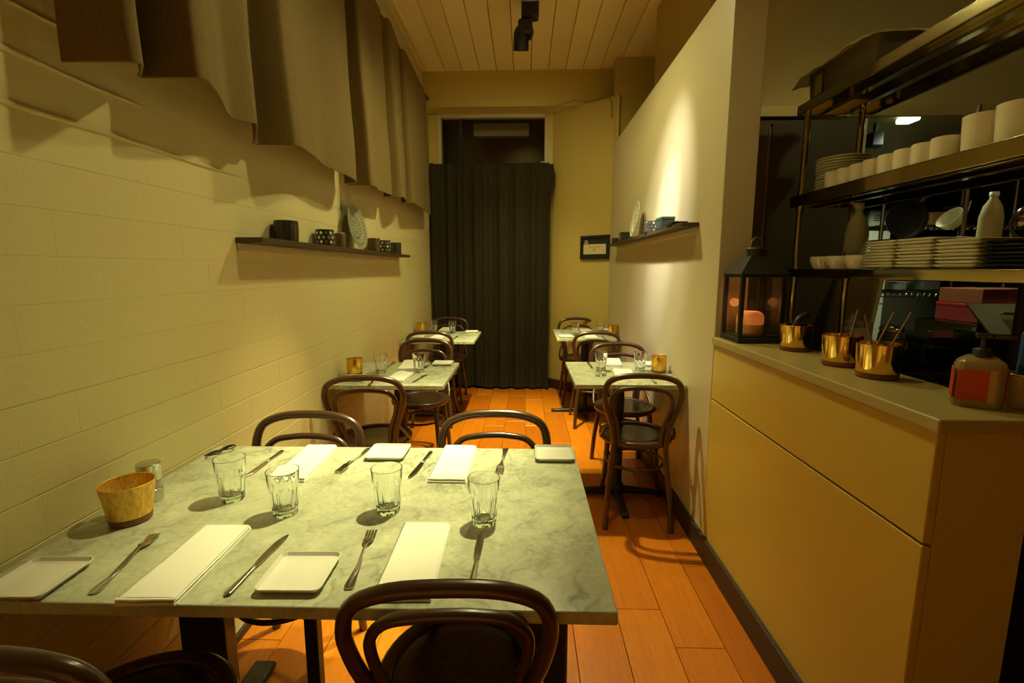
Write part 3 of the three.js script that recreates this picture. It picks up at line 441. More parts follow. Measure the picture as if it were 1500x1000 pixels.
{ const t = thing('candle_holder', 'plain dark holder standing last at the far end of the left shelf', 'holder', [SX, SY, -3.72]); part('cup', cupG(0.045, 0.085), M.darkware, t); part('band', at(new THREE.TorusGeometry(0.0455, 0.0015, 6, 32).rotateX(Math.PI / 2), 0, 0.06, 0), M.black, t); }
function showPlate(label, p, lean, ry, r, mat, matR) {
  const t = thing('display_plate', label, 'plate', p); const prof = [[0, 0.004], [r * 0.55, 0.004], [r * 0.62, 0.009], [r * 0.97, 0.018], [r, 0.021], [r * 0.985, 0.0225], [r * 0.6, 0.013], [r * 0.53, 0.008], [0, 0.007]];
  const q = new THREE.Group(); // turned so that its face looks into the room
  const place = g => { g.rotateZ(-Math.PI / 2); g.translate(0, r, 0); g.rotateZ(lean); g.rotateY(ry); return g; };
  part('dish', place(boxUV(lathe(prof, 56))), mat, t);
  const L = []; for (let j = 0; j < 3; j++) { const n = [10, 20, 30][j], rad = r * [0.25, 0.5, 0.82][j], y = [0.0072, 0.0085, 0.0185][j]; for (let i = 0; i < n; i++) { const g = rbox(r * 0.12, 0.003, r * 0.05, 0.001, 1); g.rotateY(j === 1 ? 0.7 : 0); g.translate(rad, y, 0); g.rotateY(i / n * Math.PI * 2); L.push(g); } }
  part('relief', place(merge(L)), matR, t); return t;
}
showPlate('round grey green plate with raised pattern leaning on the block wall above the left shelf', [-0.972, SY, -2.86], 0.16, -0.05, 0.13, phys(0.30, 0.31, 0.20, 0.25), std(0.16, 0.15, 0.08, 0.4));
showPlate('round pale patterned plate leaning in the light streak on the right shelf', [0.77, 1.558, -3.52], 0.16, Math.PI - 0.05, 0.125, phys(0.62, 0.60, 0.42, 0.3), std(0.28, 0.25, 0.14, 0.4));
const RY = 1.558;
solo('trinket_box', 'small dark box left of the pale plate on the right shelf', 'box', merge([at(rbox(0.07, 0.05, 0.085, 0.004), 0, 0.025, 0), at(rbox(0.074, 0.014, 0.089, 0.004), 0, 0.057, 0)]), M.darkware, [0.785, RY, -3.93]);
lat('dark candle holder with silver diamond inlay under the bright streak on the right shelf', [0.79, RY, -3.12], 0.046, 0.072);
{ const t = thing('green_box', 'dull green box at the near end of the right shelf', 'box', [0.79, RY, -2.83]); part('body', at(rbox(0.075, 0.05, 0.12, 0.004), 0, 0.025, 0), std(0.035, 0.055, 0.035, 0.5), t); part('lid', at(rbox(0.078, 0.016, 0.124, 0.004), 0, 0.057, 0), std(0.045, 0.07, 0.045, 0.5), t); }
solo('coaster_stack', 'flat dark stack lying nearest the shelf end on the right shelf', 'coasters', merge([0, 1, 2].map(i => at(rbox(0.08, 0.006, 0.09, 0.002), 0.002 * i, 0.004 + 0.0065 * i, 0.003 * i))), M.darkware, [0.79, RY, -2.62]);
{ const t = thing('candle_holder', 'tiny dark holder at the far tip of the right shelf', 'holder', [0.79, RY, -4.35]); part('cup', cupG(0.03, 0.045), M.darkware, t); part('rim', at(new THREE.TorusGeometry(0.0285, 0.0018, 8, 28).rotateX(Math.PI / 2), 0, 0.045, 0), M.silver, t); }
{ const t = thing('framed_notice', 'small black framed notice on the splayed wall under the right shelf tip', 'frame', [0.715 - 0.003, 1.553, -5.035], SP.ang);
  const w = 0.345, h = 0.238; for (const s of [-1, 1]) { part('frame_rail', at(rbox(w, 0.026, 0.02, 0.003), 0, s * (h / 2 - 0.013), 0.012), M.black, t); part('frame_rail', at(rbox(0.022, h, 0.02, 0.003), s * (w / 2 - 0.011), 0, 0.012), M.black, t); }
  part('mat', at(rbox(w - 0.03, h - 0.03, 0.006, 0.001), 0, 0, 0.004), M.matt, t); part('card', at(rbox(0.272, 0.1, 0.003, 0.001), 0.0, -0.018, 0.0095), std(0.62, 0.55, 0.28, 0.6), t);
  part('card_line', merge([at(rbox(0.15, 0.005, 0.001, 0.0004, 1), 0, 0.005, 0.0115), at(rbox(0.012, 0.018, 0.001, 0.0004, 1), -0.012, -0.025, 0.0115), at(rbox(0.012, 0.02, 0.001, 0.0004, 1), 0.008, -0.025, 0.0115)]), std(0.3, 0.24, 0.08, 0.7), t);
  part('emblem', merge([at(new THREE.TorusGeometry(0.014, 0.0045, 6, 18), -0.105, 0.058, 0.009), at(rbox(0.01, 0.03, 0.003, 0.001), -0.088, 0.048, 0.009), at(rbox(0.01, 0.03, 0.003, 0.001), -0.118, 0.045, 0.009)]), std(0.5, 0.44, 0.24, 0.6), t); }

// ---------------------------------------------------------------- on the counter
const CY = 1.038;
{ const w = 0.18, cx = 0.945, cz = -2.04, t = thing('lantern', 'black metal lantern with glass sides and a ring handle on the counter', 'lantern', [cx, CY, cz]);
  part('base', merge([at(rbox(w, 0.022, w, 0.004), 0, 0.011, 0), at(rbox(w - 0.02, 0.01, w - 0.02, 0.003), 0, 0.025, 0)]), M.black, t);
  for (const [sx, sz] of [[1, 1], [1, -1], [-1, 1], [-1, -1]]) part('post', at(rbox(0.017, 0.26, 0.017, 0.003), sx * (w / 2 - 0.01), 0.15, sz * (w / 2 - 0.01)), M.black, t);
  part('top_frame', merge([at(rbox(w, 0.016, 0.016, 0.003), 0, 0.272, w / 2 - 0.01), at(rbox(w, 0.016, 0.016, 0.003), 0, 0.272, -w / 2 + 0.01), at(rbox(0.016, 0.016, w, 0.003), w / 2 - 0.01, 0.272, 0), at(rbox(0.016, 0.016, w, 0.003), -w / 2 + 0.01, 0.272, 0)]), M.black, t);
  part('roof', toCreasedNormals(new THREE.CylinderGeometry(0.048, 0.138, 0.07, 4, 3).rotateY(Math.PI / 4).translate(0, 0.313, 0), 0.4), M.black, t);
  part('neck', lathe([[0.036, 0.346], [0.034, 0.372], [0.04, 0.374], [0.04, 0.383], [0, 0.388]], 24), M.black, t);
  part('handle', at(new THREE.TorusGeometry(0.036, 0.0035, 8, 28, Math.PI).rotateY(0.5), 0, 0.388, 0), std(0.30, 0.15, 0.06, 0.4), t);
  for (let k = 0; k < 4; k++) { const p = part('glass_pane', at(rbox(w - 0.036, 0.235, 0.002, 0.0008, 1), 0, 0.148, w / 2 - 0.01), M.pane, t); p.rotation.y = k * Math.PI / 2; }
  const c = thing('candle', 'thick candle glowing orange inside the black lantern', 'candle', [cx - 0.005, CY + 0.031, cz]);
  part('wax', lathe([[0, 0], [0.05, 0], [0.052, 0.003], [0.052, 0.04]], 32), M.wax, c);
  part('glowing_top', lathe([[0.052, 0.04], [0.0525, 0.068], [0.047, 0.084], [0.033, 0.093], [0.012, 0.094], [0, 0.092]], 32), M.waxGlow, c);
  const l = new THREE.PointLight(lin(1, 0.3, 0.06), 0.009, 0, 2); l.position.set(cx - 0.005, CY + 0.15, cz); l.castShadow = true; l.shadow.radius = 1; scene.add(l); }
const cup0 = votive('shiny gold cup on the counter, the one nearest the lantern', 'cup', M.goldShiny, 0.096, 0.054, 0.051, 'gold_cup', 'gold cups on the counter'); cup0.position.set(1.0, CY, -1.80);
copy(cup0, 'shiny gold cup in the middle of the three on the counter', [0.985, CY, -1.515]); copy(cup0, 'shiny gold cup on the counter, the one nearest the camera', [0.978, CY, -1.345]);
for (const [i, [x, z, dx, dz, l]] of [[1.0, -1.505, 0.03, -0.02, 0.15], [0.975, -1.36, 0.05, -0.01, 0.155], [0.96, -1.34, -0.035, 0.0, 0.15], [0.99, -1.33, 0.035, 0.02, 0.16]].entries())
  solo('straw', ['thin straw leaning in the middle gold cup', 'thin straw leaning furthest right in the nearest gold cup', 'thin straw leaning left in the nearest gold cup', 'thin straw leaning towards the camera in the nearest gold cup'][i], 'straw', bar([[-dx * 0.5, 0, -dz * 0.5], [dx, l, dz]], 0.0026, 4, 8), std(0.25, 0.17, 0.08, 0.4), [x, CY + 0.023, z]);
solo('pen_roll', 'dark folded item poking out of the gold cup beside the lantern', 'pen', bar([[-0.02, 0, 0], [0.01, 0.09, -0.01], [0.045, 0.105, -0.02]], 0.012, 12, 8), M.black, [1.01, CY + 0.023, -1.815]);
{ const t = thing('sanitizer_bottle', 'pump bottle with an orange red label on the counter near the camera', 'bottle', [0.99, CY, -1.06], -0.62);
  part('bottle', squareDish(0.085, 0.06, 0.02, [[0.01, 0.001], [0.002, 0], [0, 0.004], [0, 0.09], [0.004, 0.1], [0.02, 0.112], [0.024, 0.113]]), phys(0.55, 0.40, 0.16, 0.2, { transmission: 0.5, thickness: 0.02 }), t);
  part('label', at(rbox(0.05, 0.066, 0.002, 0.0008), -0.0125, 0.05, 0.0305), std(0.52, 0.045, 0.008, 0.5), t); part('side_label', at(rbox(0.012, 0.07, 0.002, 0.0008), 0.0185, 0.05, 0.0305), std(0.5, 0.27, 0.09, 0.5), t); part('back_label', at(rbox(0.002, 0.066, 0.05, 0.0008), 0.0425, 0.05, 0), std(0.3, 0.02, 0.01, 0.5), t); part('back_label', at(rbox(0.002, 0.066, 0.05, 0.0008), -0.0425, 0.05, 0), std(0.52, 0.045, 0.008, 0.5), t);
  part('collar', lathe([[0.017, 0.11], [0.017, 0.126], [0.008, 0.13], [0, 0.13]], 24), M.black, t); part('pump', merge([at(new THREE.CylinderGeometry(0.005, 0.005, 0.025, 12), 0, 0.14, 0), at(rbox(0.03, 0.012, 0.02, 0.004), 0, 0.155, 0), at(rbox(0.04, 0.008, 0.009, 0.003), 0.03, 0.153, 0)]), M.black, t); }
{ const t = thing('utensil_canister', 'pale canister at the near end of the counter with a blue tool in it', 'canister', [1.075, CY, -1.055]); part('body', lathe([[0, 0], [0.031, 0], [0.033, 0.003], [0.033, 0.073], [0.0315, 0.074], [0.03, 0.072], [0.03, 0.006], [0, 0.005]], 32), std(0.42, 0.33, 0.13, 0.5), t); part('rim', at(new THREE.TorusGeometry(0.0318, 0.0018, 8, 32).rotateX(Math.PI / 2), 0, 0.0735, 0), M.steel, t);
  const b = thing('blue_scraper', 'blue handled tool standing in the pale canister', 'tool', [1.076, CY + 0.006, -1.055]); part('blade', at(rbox(0.026, 0.09, 0.006, 0.002), 0, 0.045, 0), std(0.02, 0.08, 0.2, 0.4), b); part('handle', at(rbox(0.021, 0.075, 0.015, 0.006), 0, 0.122, 0), std(0.008, 0.07, 0.25, 0.4), b); }

// ---------------------------------------------------------------- kitchen shelving with crockery
{ const t = thing('steel_shelving', 'three tier stainless shelf unit standing behind the counter', 'shelving', [1.2, 0, -2.3]);
  const sh = (y, th, x1 = 0.33) => { const L = [box2(0, 0.012, y - th, y, 0, 1.9, 0.003), box2(0, x1, y - 0.006, y, 0, 1.9, 0.002), box2(x1 - 0.012, x1, y - th, y, 0, 1.9, 0.003), box2(0, x1, y - th, y, 0, 0.012, 0.003)]; for (const k of [0.3, 0.62]) L.push(box2(x1 * k, x1 * k + 0.03, y - th * 0.7, y - 0.005, 0.01, 1.89, 0.002)); part('shelf', merge(L), M.stainless, t); };
  sh(1.335, 0.035); sh(1.657, 0.05); sh(2.043, 0.04);
  for (const [x, z] of [[0.014, 0.06], [0.25, 0.05], [0.014, 1.85], [0.25, 1.85]]) { const p = part('post', at(new THREE.CylinderGeometry(0.0125, 0.0125, 2.02, 18), x + 0.001, 1.01, z), M.stainless, t); for (const y of [1.29, 1.345, 1.60, 1.667]) part('collar', at(new THREE.CylinderGeometry(0.0165, 0.0165, 0.018, 16), x + 0.001, y, z), M.stainless, p); } }
{ // round plates stacked at the far end of the middle shelf
  const g = lathe([[0, 0.003], [0.05, 0.003], [0.06, 0], [0.065, 0.002], [0.103, 0.0105], [0.105, 0.0125], [0.102, 0.0135], [0.065, 0.0065], [0, 0.006]], 48); let p0; const n = 12;
  for (let i = 0; i < n; i++) { const l = i === n - 1 ? 'topmost round white plate of the stack at the far end of the middle shelf' : `${ORD[n - 1 - i]} round white plate from the top of the stack on the middle shelf`; const p = [1.345 + rr(-0.002, 0.002), 1.6575 + i * 0.0112, -2.165 + rr(-0.002, 0.002)]; if (!i) p0 = solo('round_plate', l, 'plate', g, M.cream, p, 0, 'round plates on the middle shelf'); else copy(p0, l, p); }
}
{ const g = merge([cupG(0.0365, 0.064, 0.9)]); let c0; // row of small cups
  for (let i = 0; i < 8; i++) { const p = [1.252, 1.6575, -2.07 + i * 0.0745]; const l = `small white cup on the front of the middle shelf, ${ORD[i]} from the far end`; if (!i) c0 = solo('espresso_cup', l, 'cup', g, M.cream, p, 0, 'white cups on the middle shelf'); else copy(c0, l, p, i); }
  const b = cupG(0.045, 0.1, 0.85); let d0; ['taller white cup beside the row of small cups on the middle shelf', 'taller white cup, middle one of three on the middle shelf', 'taller white cup nearest the camera on the middle shelf'].forEach((l, i) => { const p = [1.27, 1.6575, -1.455 + i * 0.1]; if (!i) d0 = solo('tall_cup', l, 'cup', b, M.cream, p, 0, 'tall cups on the middle shelf'); else copy(d0, l, p, i); });
  ['white cup stacked behind the taller cups, farther one', 'white cup stacked behind the taller cups, nearer one'].forEach((l, i) => copy(d0, l, [1.375, 1.6575, -1.42 + i * 0.1], i)); }
{ const g = squareDish(0.14, 0.14, 0.012, [[0.03, 0.002], [0.028, 0], [0.022, 0], [0.002, 0.009], [0, 0.011], [0.002, 0.0122], [0.02, 0.0055], [0.04, 0.005]], 4); let p0;
  [[-1.745, 9, M.cream, 'far'], [-1.592, 9, M.cream, 'second'], [-1.44, 8, M.cream, 'third'], [-1.285, 7, M.darkware, 'dark nearest']].forEach(([z, n, m, w], s) => { for (let i = 0; i < n; i++) { const k = n - 1 - i; const l = `${k ? ORD[k] : 'top'} square ${m === M.darkware ? 'dark' : 'white'} plate ${k ? 'from the top ' : ''}of the ${w} stack on the lower shelf`; const p = [1.29 + rr(-0.003, 0.003), 1.3355 + i * 0.0104, z + rr(-0.002, 0.002)]; if (!p0) p0 = solo('square_plate', l, 'plate', g, m, p, 0, 'square plates on the lower shelf'); else { const c = copy(p0, l, p, rr(-0.03, 0.03)); c.material = m; } } }); }
{ const g = lathe([[0, 0.004], [0.03, 0.004], [0.034, 0], [0.037, 0.003], [0.05, 0.03], [0.052, 0.05], [0.0505, 0.051], [0.048, 0.049], [0.035, 0.009], [0, 0.008]], 36); let b0;
  [[1.262, -2.11], [1.262, -2.0], [1.262, -1.885]].forEach(([x, z], i) => { const l = ['small white bowl on the lower shelf, farthest from the plates', 'small white bowl on the lower shelf, middle of the three', 'small white bowl on the lower shelf next to the square plates'][i]; if (!i) b0 = solo('small_bowl', l, 'bowl', g, M.porcelain, [x, 1.3355, z], 0, 'small bowls'); else copy(b0, l, [x, 1.3355, z]); });
  [[1.40, -2.08, 'glass dish behind the small white bowls on the lower shelf, farther one'], [1.40, -1.93, 'glass dish behind the small white bowls on the lower shelf, nearer one']].forEach(([x, z, l], i) => { solo('glass_dish', l, 'dish', lathe([[0, 0.003], [0.05, 0], [0.06, 0.01], [0.066, 0.07], [0.064, 0.071], [0.056, 0.012], [0, 0.006]], 32), M.glass, [x, 1.3355, z]); }); }
{ const t = thing('white_jug', 'white plastic jug at the back of the lower steel shelf', 'jug', [1.44, 1.3355, -2.19]); part('body', lathe([[0, 0], [0.04, 0], [0.044, 0.005], [0.044, 0.15], [0.036, 0.2], [0.016, 0.24], [0.015, 0.26], [0, 0.26]], 28), M.white, t); part('cap', lathe([[0.018, 0.255], [0.018, 0.28], [0, 0.282]], 20), M.white, t); }
{ const t = thing('storage_tub', 'long pan standing on the top steel shelf', 'tub', [1.36, 2.0435, -2.12]); part('body', squareDish(0.22, 0.44, 0.03, [[0.02, 0], [0.012, 0.004], [0.002, 0.12], [0, 0.13], [0.004, 0.131], [0.01, 0.12], [0.02, 0.02]]), std(0.12, 0.10, 0.05, 0.5), t); part('strip_label', at(rbox(0.004, 0.08, 0.05, 0.001), -0.112, 0.07, -0.12), std(0.3, 0.24, 0.1, 0.6), t);
  const g = cloth(30, 24, (u, v) => { const x = -0.15 + 0.3 * u, z = -0.26 + 0.5 * v; const out = Math.max(0, Math.abs(x) - 0.11) + Math.max(0, Math.abs(z) - 0.2); return [x, 0.142 - out * 0.5 + 0.012 * noise.noise(x * 14, z * 14, 3), z]; }, 0.003); solo('towel', 'pale cloth draped over the pan on the top steel shelf', 'towel', boxUV(g), std(0.6, 0.52, 0.28, 0.95), [1.36, 2.04, -2.12]); }

// ---------------------------------------------------------------- kitchen behind
{ const t = thing('extractor_hood', 'big brushed steel extractor hood above the kitchen', 'hood', [2.35, 2.135, -2.75]);
  const s = new THREE.Shape(); s.moveTo(0, 0); s.lineTo(0, 0.05); s.lineTo(0.28, 1.16); s.lineTo(1.3, 1.16); s.lineTo(1.3, 0); s.lineTo(1.26, 0); s.lineTo(1.26, 0.03); s.lineTo(0.03, 0.03); s.lineTo(0.03, 0); s.closePath();
  const g = new THREE.ExtrudeGeometry(s, { depth: 2.7, bevelEnabled: false }); g.rotateY(Math.PI / 2); g.translate(-1.35, 0, 0); part('canopy', boxUV(g), M.hood, t);
  part('lamp_cover', at(rbox(0.075, 0.03, 0.09, 0.01), -0.25, 0.012, -0.12), std(0.8, 0.85, 0.7, 0.5, { emissive: lin(0.8, 1, 0.7), emissiveIntensity: 3 }), t);
  const l = new THREE.SpotLight(lin(0.85, 1, 0.72), 2.6, 0, 1.3, 1, 2); l.position.set(2.10, 2.115, -2.87); l.target.position.set(2.10, 0, -2.87); l.castShadow = true; l.shadow.radius = 3; scene.add(l, l.target); }
for (const [x, y, z, cd, col, aim, l] of [[2.3, CEIL, -0.9, 1.9, [1, 0.86, 0.42], [2.1, 2.3, -3.0], 'round ceiling lamp in the kitchen above the steel shelves'], [4.9, CEIL, -6.4, 22, [0.9, 1, 0.66], [5.6, 0.9, -8.0], 'round ceiling lamp far back in the kitchen by the lockers']]) {
  const t = thing('ceiling_lamp', l, 'lamp', [x, y, z]); part('rim', lathe([[0.13, 0], [0.135, -0.02], [0.125, -0.035], [0.115, -0.03]].reverse(), 32), M.steel, t); part('diffuser', lathe([[0, -0.06], [0.06, -0.055], [0.1, -0.04], [0.118, -0.02]], 32), std(0.8, 0.8, 0.7, 0.5, { emissive: lin(...col), emissiveIntensity: 1.2 }), t);
  const p = new THREE.SpotLight(lin(...col), cd, 0, z < -5 ? 0.4 : 0.85, 1, 2); p.position.set(x, y - 0.09, z); p.target.position.set(...aim); p.castShadow = true; p.shadow.radius = 4; scene.add(p, p.target); }
{ const t = thing('tall_cabinet', 'tall dark steel cabinet between the partition end and the shelves', 'cabinet', [1.34, 0, -2.62]); part('body', box2(-0.34, 0.34, 0.05, 2.08, 0, -0.7, 0.006), std(0.12, 0.095, 0.035, 0.5), t); part('door', box2(-0.335, -0.11, 0.08, 2.06, 0.0, 0.022, 0.005), std(0.15, 0.115, 0.035, 0.45), t); part('door', box2(-0.10, 0.335, 0.08, 2.06, 0.0, 0.022, 0.005), std(0.10, 0.09, 0.04, 0.45), t); part('door_edge', box2(-0.118, -0.106, 0.1, 2.04, 0.02, 0.027, 0.002), std(0.3, 0.25, 0.1, 0.4), t); part('edge_strip', box2(0.335, 0.375, 0.05, 2.08, -0.02, 0.012, 0.004), M.white, t); }
{ const t = thing('prep_table', 'steel prep table behind the counter crowded with kitchen tools', 'table', [2.25, 0, -2.55]);
  part('tabletop', box2(-0.5, 0.85, 0.86, 0.9, -0.4, 0.5, 0.004), M.stainless, t); part('leaf', box2(-0.76, -0.505, 0.86, 0.9, 0.0, 0.5, 0.004), M.stainless, t); for (const [x, z] of [[-0.7, 0.45], [0.8, 0.45], [-0.45, -0.35], [0.8, -0.35]]) part('leg', at(new THREE.CylinderGeometry(0.02, 0.02, 0.86, 16), x, 0.43, z), M.stainless, t); }
{ const t = thing('countertop_oven', 'low black appliance on the prep table behind the gold cups', 'appliance', [1.98, 0.9, -2.35]); part('body', box2(-0.19, 0.2, 0, 0.1, -0.15, 0.15, 0.015, 3), M.black, t); part('lid', box2(-0.17, 0.2, 0.1, 0.13, -0.14, 0.14, 0.012, 3), std(0.02, 0.02, 0.03, 0.25), t); part('handle', box2(-0.17, -0.02, 0.08, 0.092, 0.15, 0.17, 0.005), M.steel, t); }
{ const t = thing('dark_cabinet', 'black under counter unit behind the counter near the camera', 'cabinet', [1.5, 0, -1.35]); part('body', box2(-0.29, 0.5, 0.02, 0.84, -0.3, 0.6, 0.01), M.matt, t); part('top', box2(-0.3, 0.51, 0.84, 0.87, -0.31, 0.61, 0.006), M.black, t); }
const crate = (label, x, y, z, w, h, d, c, ry = 0) => { const t = thing('carton', label, 'carton', [x, y, z], ry); part('body', at(rbox(w, h, d, 0.004), 0, h / 2, 0), std(...c, 0.75), t); part('tape', at(rbox(0.05, h + 0.002, d + 0.002, 0.002), -w * 0.05, h / 2, 0), std(c[0] * 1.4, c[1] * 1.5, c[2] * 1.5, 0.5), t); return t; };
{ const t = crate('red carton with black printed letters, the lower of two in the kitchen', 2.56, 1.055, -2.72, 0.38, 0.096, 0.28, [0.24, 0.012, 0.006]); part('label', at(rbox(0.06, 0.03, 0.002, 0.0008, 1), -0.1, 0.05, 0.1415), M.white, t);
  part('print', merge([0, 1, 2, 3].map(i => at(rbox(0.008, 0.045, 0.002, 0.0008, 1).rotateZ(i % 2 ? 0.35 : 0), 0.03 + i * 0.026, 0.045, 0.1415))), M.black, t); part('rim', at(rbox(0.384, 0.016, 0.284, 0.004), 0, 0.088, 0), std(0.45, 0.02, 0.01, 0.5), t); }
crate('brown orange carton lying on the red one in the kitchen', 2.545, 1.152, -2.72, 0.34, 0.08, 0.27, [0.26, 0.07, 0.012]);
solo('carton_shelf', 'dark riser shelf carrying the two cartons in the kitchen', 'shelf', merge([box2(-0.25, 0.3, 0.13, 0.15, -0.2, 0.2, 0.003), box2(-0.25, -0.23, 0, 0.13, -0.2, 0.2, 0.003), box2(0.28, 0.3, 0, 0.13, -0.2, 0.2, 0.003)]), M.stainless, [2.56, 0.903, -2.72]);
{ const t = thing('wire_rack', 'chrome wire rack at the back of the kitchen', 'rack', [2.78, 0, -3.55]); for (const y of [1.18, 1.45, 1.62]) { const L = [bar([[-0.42, y, 0.2], [0.42, y, 0.2]], 0.005, 4, 6), bar([[-0.42, y - 0.03, 0.2], [0.42, y - 0.03, 0.2]], 0.004, 4, 6), bar([[-0.42, y, -0.2], [0.42, y, -0.2]], 0.005, 4, 6)]; for (let i = 0; i < 22; i++) { const x = -0.42 + i * 0.04; L.push(bar([[x, y - 0.03, 0.2], [x + 0.02, y, 0.2], [x + 0.04, y - 0.03, 0.2]], 0.0025, 6, 5)); L.push(bar([[x, y + 0.003, -0.2], [x, y + 0.003, 0.2]], 0.0025, 3, 5)); } part('wire_shelf', merge(L), M.steel, t); } for (const [x, z] of [[-0.42, 0.2], [0.42, 0.2], [-0.42, -0.2], [0.42, -0.2]]) part('post', at(new THREE.CylinderGeometry(0.012, 0.012, 1.95, 14), x, 0.975, z), M.steel, t); }
{ const tubs = [[2.66, 1.625, 0.1, 0.1, [0.25, 0.24, 0.12], 'green grey tub on the upper wire rack shelf'], [2.8, 1.625, 0.12, 0.075, [0.4, 0.22, 0.08], 'low tan tub on the upper wire rack shelf'], [2.95, 1.625, 0.1, 0.12, [0.12, 0.1, 0.07], 'dark tub on the upper wire rack shelf'], [2.62, 1.185, 0.09, 0.05, [0.3, 0.3, 0.25], 'low pale tub on the lower wire rack shelf'], [2.8, 1.185, 0.14, 0.07, [0.1, 0.12, 0.08], 'dark green tub on the lower wire rack shelf']];
  for (const [x, y, w, h, c, l] of tubs) { const t = thing('food_tub', l, 'tub', [x, y + 0.006, -3.5]); part('body', squareDish(w, w, 0.02, [[0.012, 0], [0.008, 0.003], [0, h], [0.003, h + 0.001], [0.011, 0.006]]), std(...c, 0.5), t); part('lid', at(rbox(w + 0.006, 0.008, w + 0.006, 0.003), 0, h + 0.005, 0), std(c[0] * 1.2, c[1] * 1.2, c[2] * 1.2, 0.45), t); } }
{ const t = thing('hanging_pan', 'round black pan hanging behind the square plates', 'pan', [1.86, 1.578, -2.5]); part('disc', lathe([[0, 0], [0.085, 0], [0.1, 0.03], [0.098, 0.031], [0.083, 0.005], [0, 0.004]], 36).rotateX(Math.PI / 2), M.black, t); part('handle', bar([[0.06, 0.07, 0.02], [0.13, 0.17, 0.03], [0.15, 0.22, 0.03]], 0.009, 12, 8), M.black, t); }
{ const t = thing('pot_rail', 'slim steel upright with hooks behind the lower shelf', 'rail', [2.07, 1.4785, -2.4]); part('upright', at(new THREE.CylinderGeometry(0.008, 0.008, 0.6, 12), 0, 0.3, 0), M.steel, t); part('foot', lathe([[0, 0], [0.03, 0], [0.03, 0.006], [0.012, 0.012], [0, 0.012]], 20), M.steel, t); }
{ const t = thing('mixing_bowl', 'tilted pale mixing bowl on the kitchen shelf beside the upright', 'bowl', [2.19, 1.53, -2.6]); part('bowl', lathe([[0, 0], [0.025, 0.001], [0.05, 0.02], [0.062, 0.06], [0.06, 0.06], [0.047, 0.023], [0, 0.004]], 32).rotateZ(0.9).translate(0.02, 0.03, 0), std(0.5, 0.46, 0.3, 0.35), t); part('ladle', bar([[-0.03, 0.0, 0.03], [0.02, 0.08, 0.04], [0.04, 0.14, 0.04]], 0.006, 12, 8), M.steel, t); }
solo('upper_board', 'shallow steel ledge under the tilted bowl and beige jug', 'ledge', merge([box2(-0.6, 0.45, -0.02, 0, -0.15, 0.15, 0.003), box2(-0.59, -0.57, -0.58, -0.02, -0.13, -0.11, 0.003), box2(0.42, 0.44, -0.58, -0.02, -0.13, -0.11, 0.003)]), M.stainless, [2.33, 1.478, -2.5]);
{ const t = thing('beige_jug', 'beige plastic jug with a narrow neck on the kitchen ledge', 'jug', [2.21, 1.479, -2.42]); part('body', lathe([[0, 0], [0.042, 0], [0.045, 0.006], [0.045, 0.1], [0.034, 0.15], [0.016, 0.185], [0.016, 0.2], [0, 0.2]], 28), std(0.5, 0.42, 0.18, 0.45), t); part('cap', lathe([[0.018, 0.195], [0.018, 0.215], [0, 0.217]], 20), M.white, t); }
{ const t = thing('steel_bowl', 'shiny round steel bowl standing on its side at the right photo edge', 'bowl', [1.85, 1.335, -1.85]); part('bowl', new THREE.SphereGeometry(0.075, 32, 16).scale(1, 1, 0.8).translate(0, 0.165, 0), std(0.55, 0.42, 0.46, 0.12, { metalness: 1 }), t); part('stand', lathe([[0, -0.43], [0.08, -0.43], [0.08, -0.42], [0.02, -0.41], [0.02, 0.09], [0.04, 0.1], [0, 0.1]], 24), M.black, t); }
{ const t = thing('locker', 'pale grey vented locker far at the back of the kitchen', 'locker', [5.56, 0, -8.15]); part('body', box2(-0.17, 0.19, 0, 2.25, -0.2, 0.2, 0.004), std(0.42, 0.42, 0.32, 0.5), t);
  for (let k = 0; k < 3; k++) { const y0 = 0.06 + k * 0.73; const d = part('door', box2(-0.155, 0.175, y0, y0 + 0.71, 0.2, 0.215, 0.004), std(0.5, 0.5, 0.38, 0.45), t); for (const yy of [y0 + 0.1, y0 + 0.56]) part('vent', merge([0, 1, 2].map(i => box2(-0.1, 0.08, yy + i * 0.035, yy + i * 0.035 + 0.014, 0.214, 0.219, 0.001))), M.matt, d); } }
{ const t = thing('cutting_board', 'pale cutting board leaning behind the counter beside the shelf post', 'board', [1.60, 0.9, -2.42]); part('board', at(rbox(0.014, 0.42, 0.3, 0.004), 0, 0.21, 0).rotateZ(-0.12).translate(-0.02, 0, 0), std(0.6, 0.55, 0.34, 0.6), t); part('edge', at(rbox(0.018, 0.42, 0.01, 0.003), 0, 0.21, 0.15).rotateZ(-0.12).translate(-0.02, 0, 0), std(0.7, 0.66, 0.45, 0.6), t); }

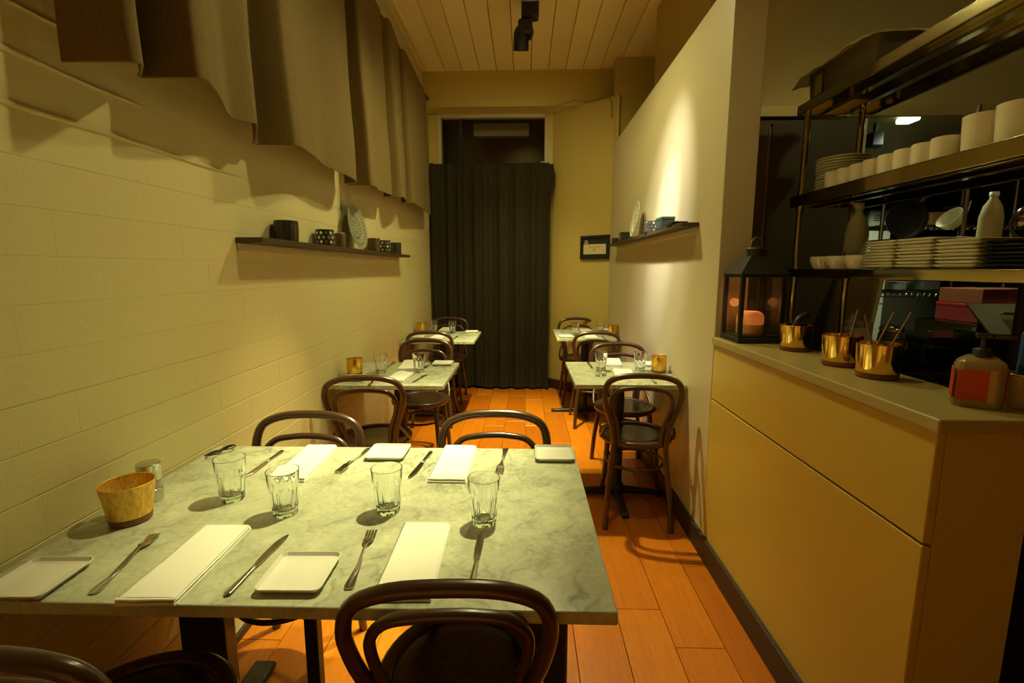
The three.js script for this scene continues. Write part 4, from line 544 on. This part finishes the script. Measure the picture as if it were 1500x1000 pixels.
{ const t = thing('white_tub', 'small white tub of packets behind the middle gold cup', 'tub', [1.525, 0.9, -2.25]); part('body', squareDish(0.1, 0.08, 0.012, [[0.01, 0], [0.006, 0.003], [0, 0.17], [0.003, 0.171], [0.01, 0.15]]), M.white, t); part('packets', merge([0, 1, 2].map(i => at(rbox(0.024, 0.05, 0.05, 0.002), -0.03 + i * 0.03, 0.175, 0).rotateX(0.1 * (i - 1)))), std(0.5, 0.45, 0.3, 0.8), t); }
{ const t = thing('green_tray', 'pale tray with a green rim and a dome lid on the prep table', 'tray', [2.14, 1.035, -2.28]); part('tray', squareDish(0.2, 0.16, 0.02, [[0.01, 0], [0.004, 0.002], [0, 0.02], [0.003, 0.021], [0.01, 0.006]]), std(0.06, 0.2, 0.07, 0.5), t); part('dome', new THREE.SphereGeometry(0.065, 24, 8, 0, Math.PI * 2, 0, Math.PI / 2).scale(1, 0.4, 0.9).translate(0, 0.012, 0), std(0.5, 0.52, 0.38, 0.4), t); }
{ const t = thing('order_pad', 'pale sheet of paper on a sloping stand at the right photo edge', 'stand', [2.0, 1.03, -2.02], -0.2); part('board', rbox(0.3, 0.012, 0.2, 0.003).rotateX(0.6).translate(0.02, 0.1, 0), std(0.30, 0.28, 0.13, 0.6), t); part('leg', box2(-0.12, 0.16, -0.13, 0.1, -0.02, 0.0, 0.003), M.matt, t); part('clip', rbox(0.07, 0.012, 0.02, 0.004).translate(-0.02, 0.125, 0.0), M.steel, t); }
{ const t = thing('canister', 'grey lidded jar with a wire bail behind the nearest gold cup', 'jar', [1.72, 0.9, -2.3]); part('jar', lathe([[0, 0], [0.05, 0], [0.052, 0.004], [0.052, 0.13], [0.045, 0.15], [0, 0.15]], 28), std(0.16, 0.17, 0.12, 0.25), t); part('lid', lathe([[0.05, 0.15], [0.05, 0.165], [0.02, 0.178], [0, 0.178]], 28), M.steel, t); part('bail', at(new THREE.TorusGeometry(0.035, 0.003, 8, 24), 0, 0.09, 0.055), M.steel, t); }
solo('black_rail_lamp', 'black lamp housing hanging under the hood edge', 'lamp', merge([at(rbox(0.07, 0.08, 0.06, 0.012), 0, -0.04, 0), at(rbox(0.02, 0.06, 0.02, 0.004), 0, 0.025, 0)]), M.black, [1.985, 2.10, -2.95]);

renderer.render(scene, camera);
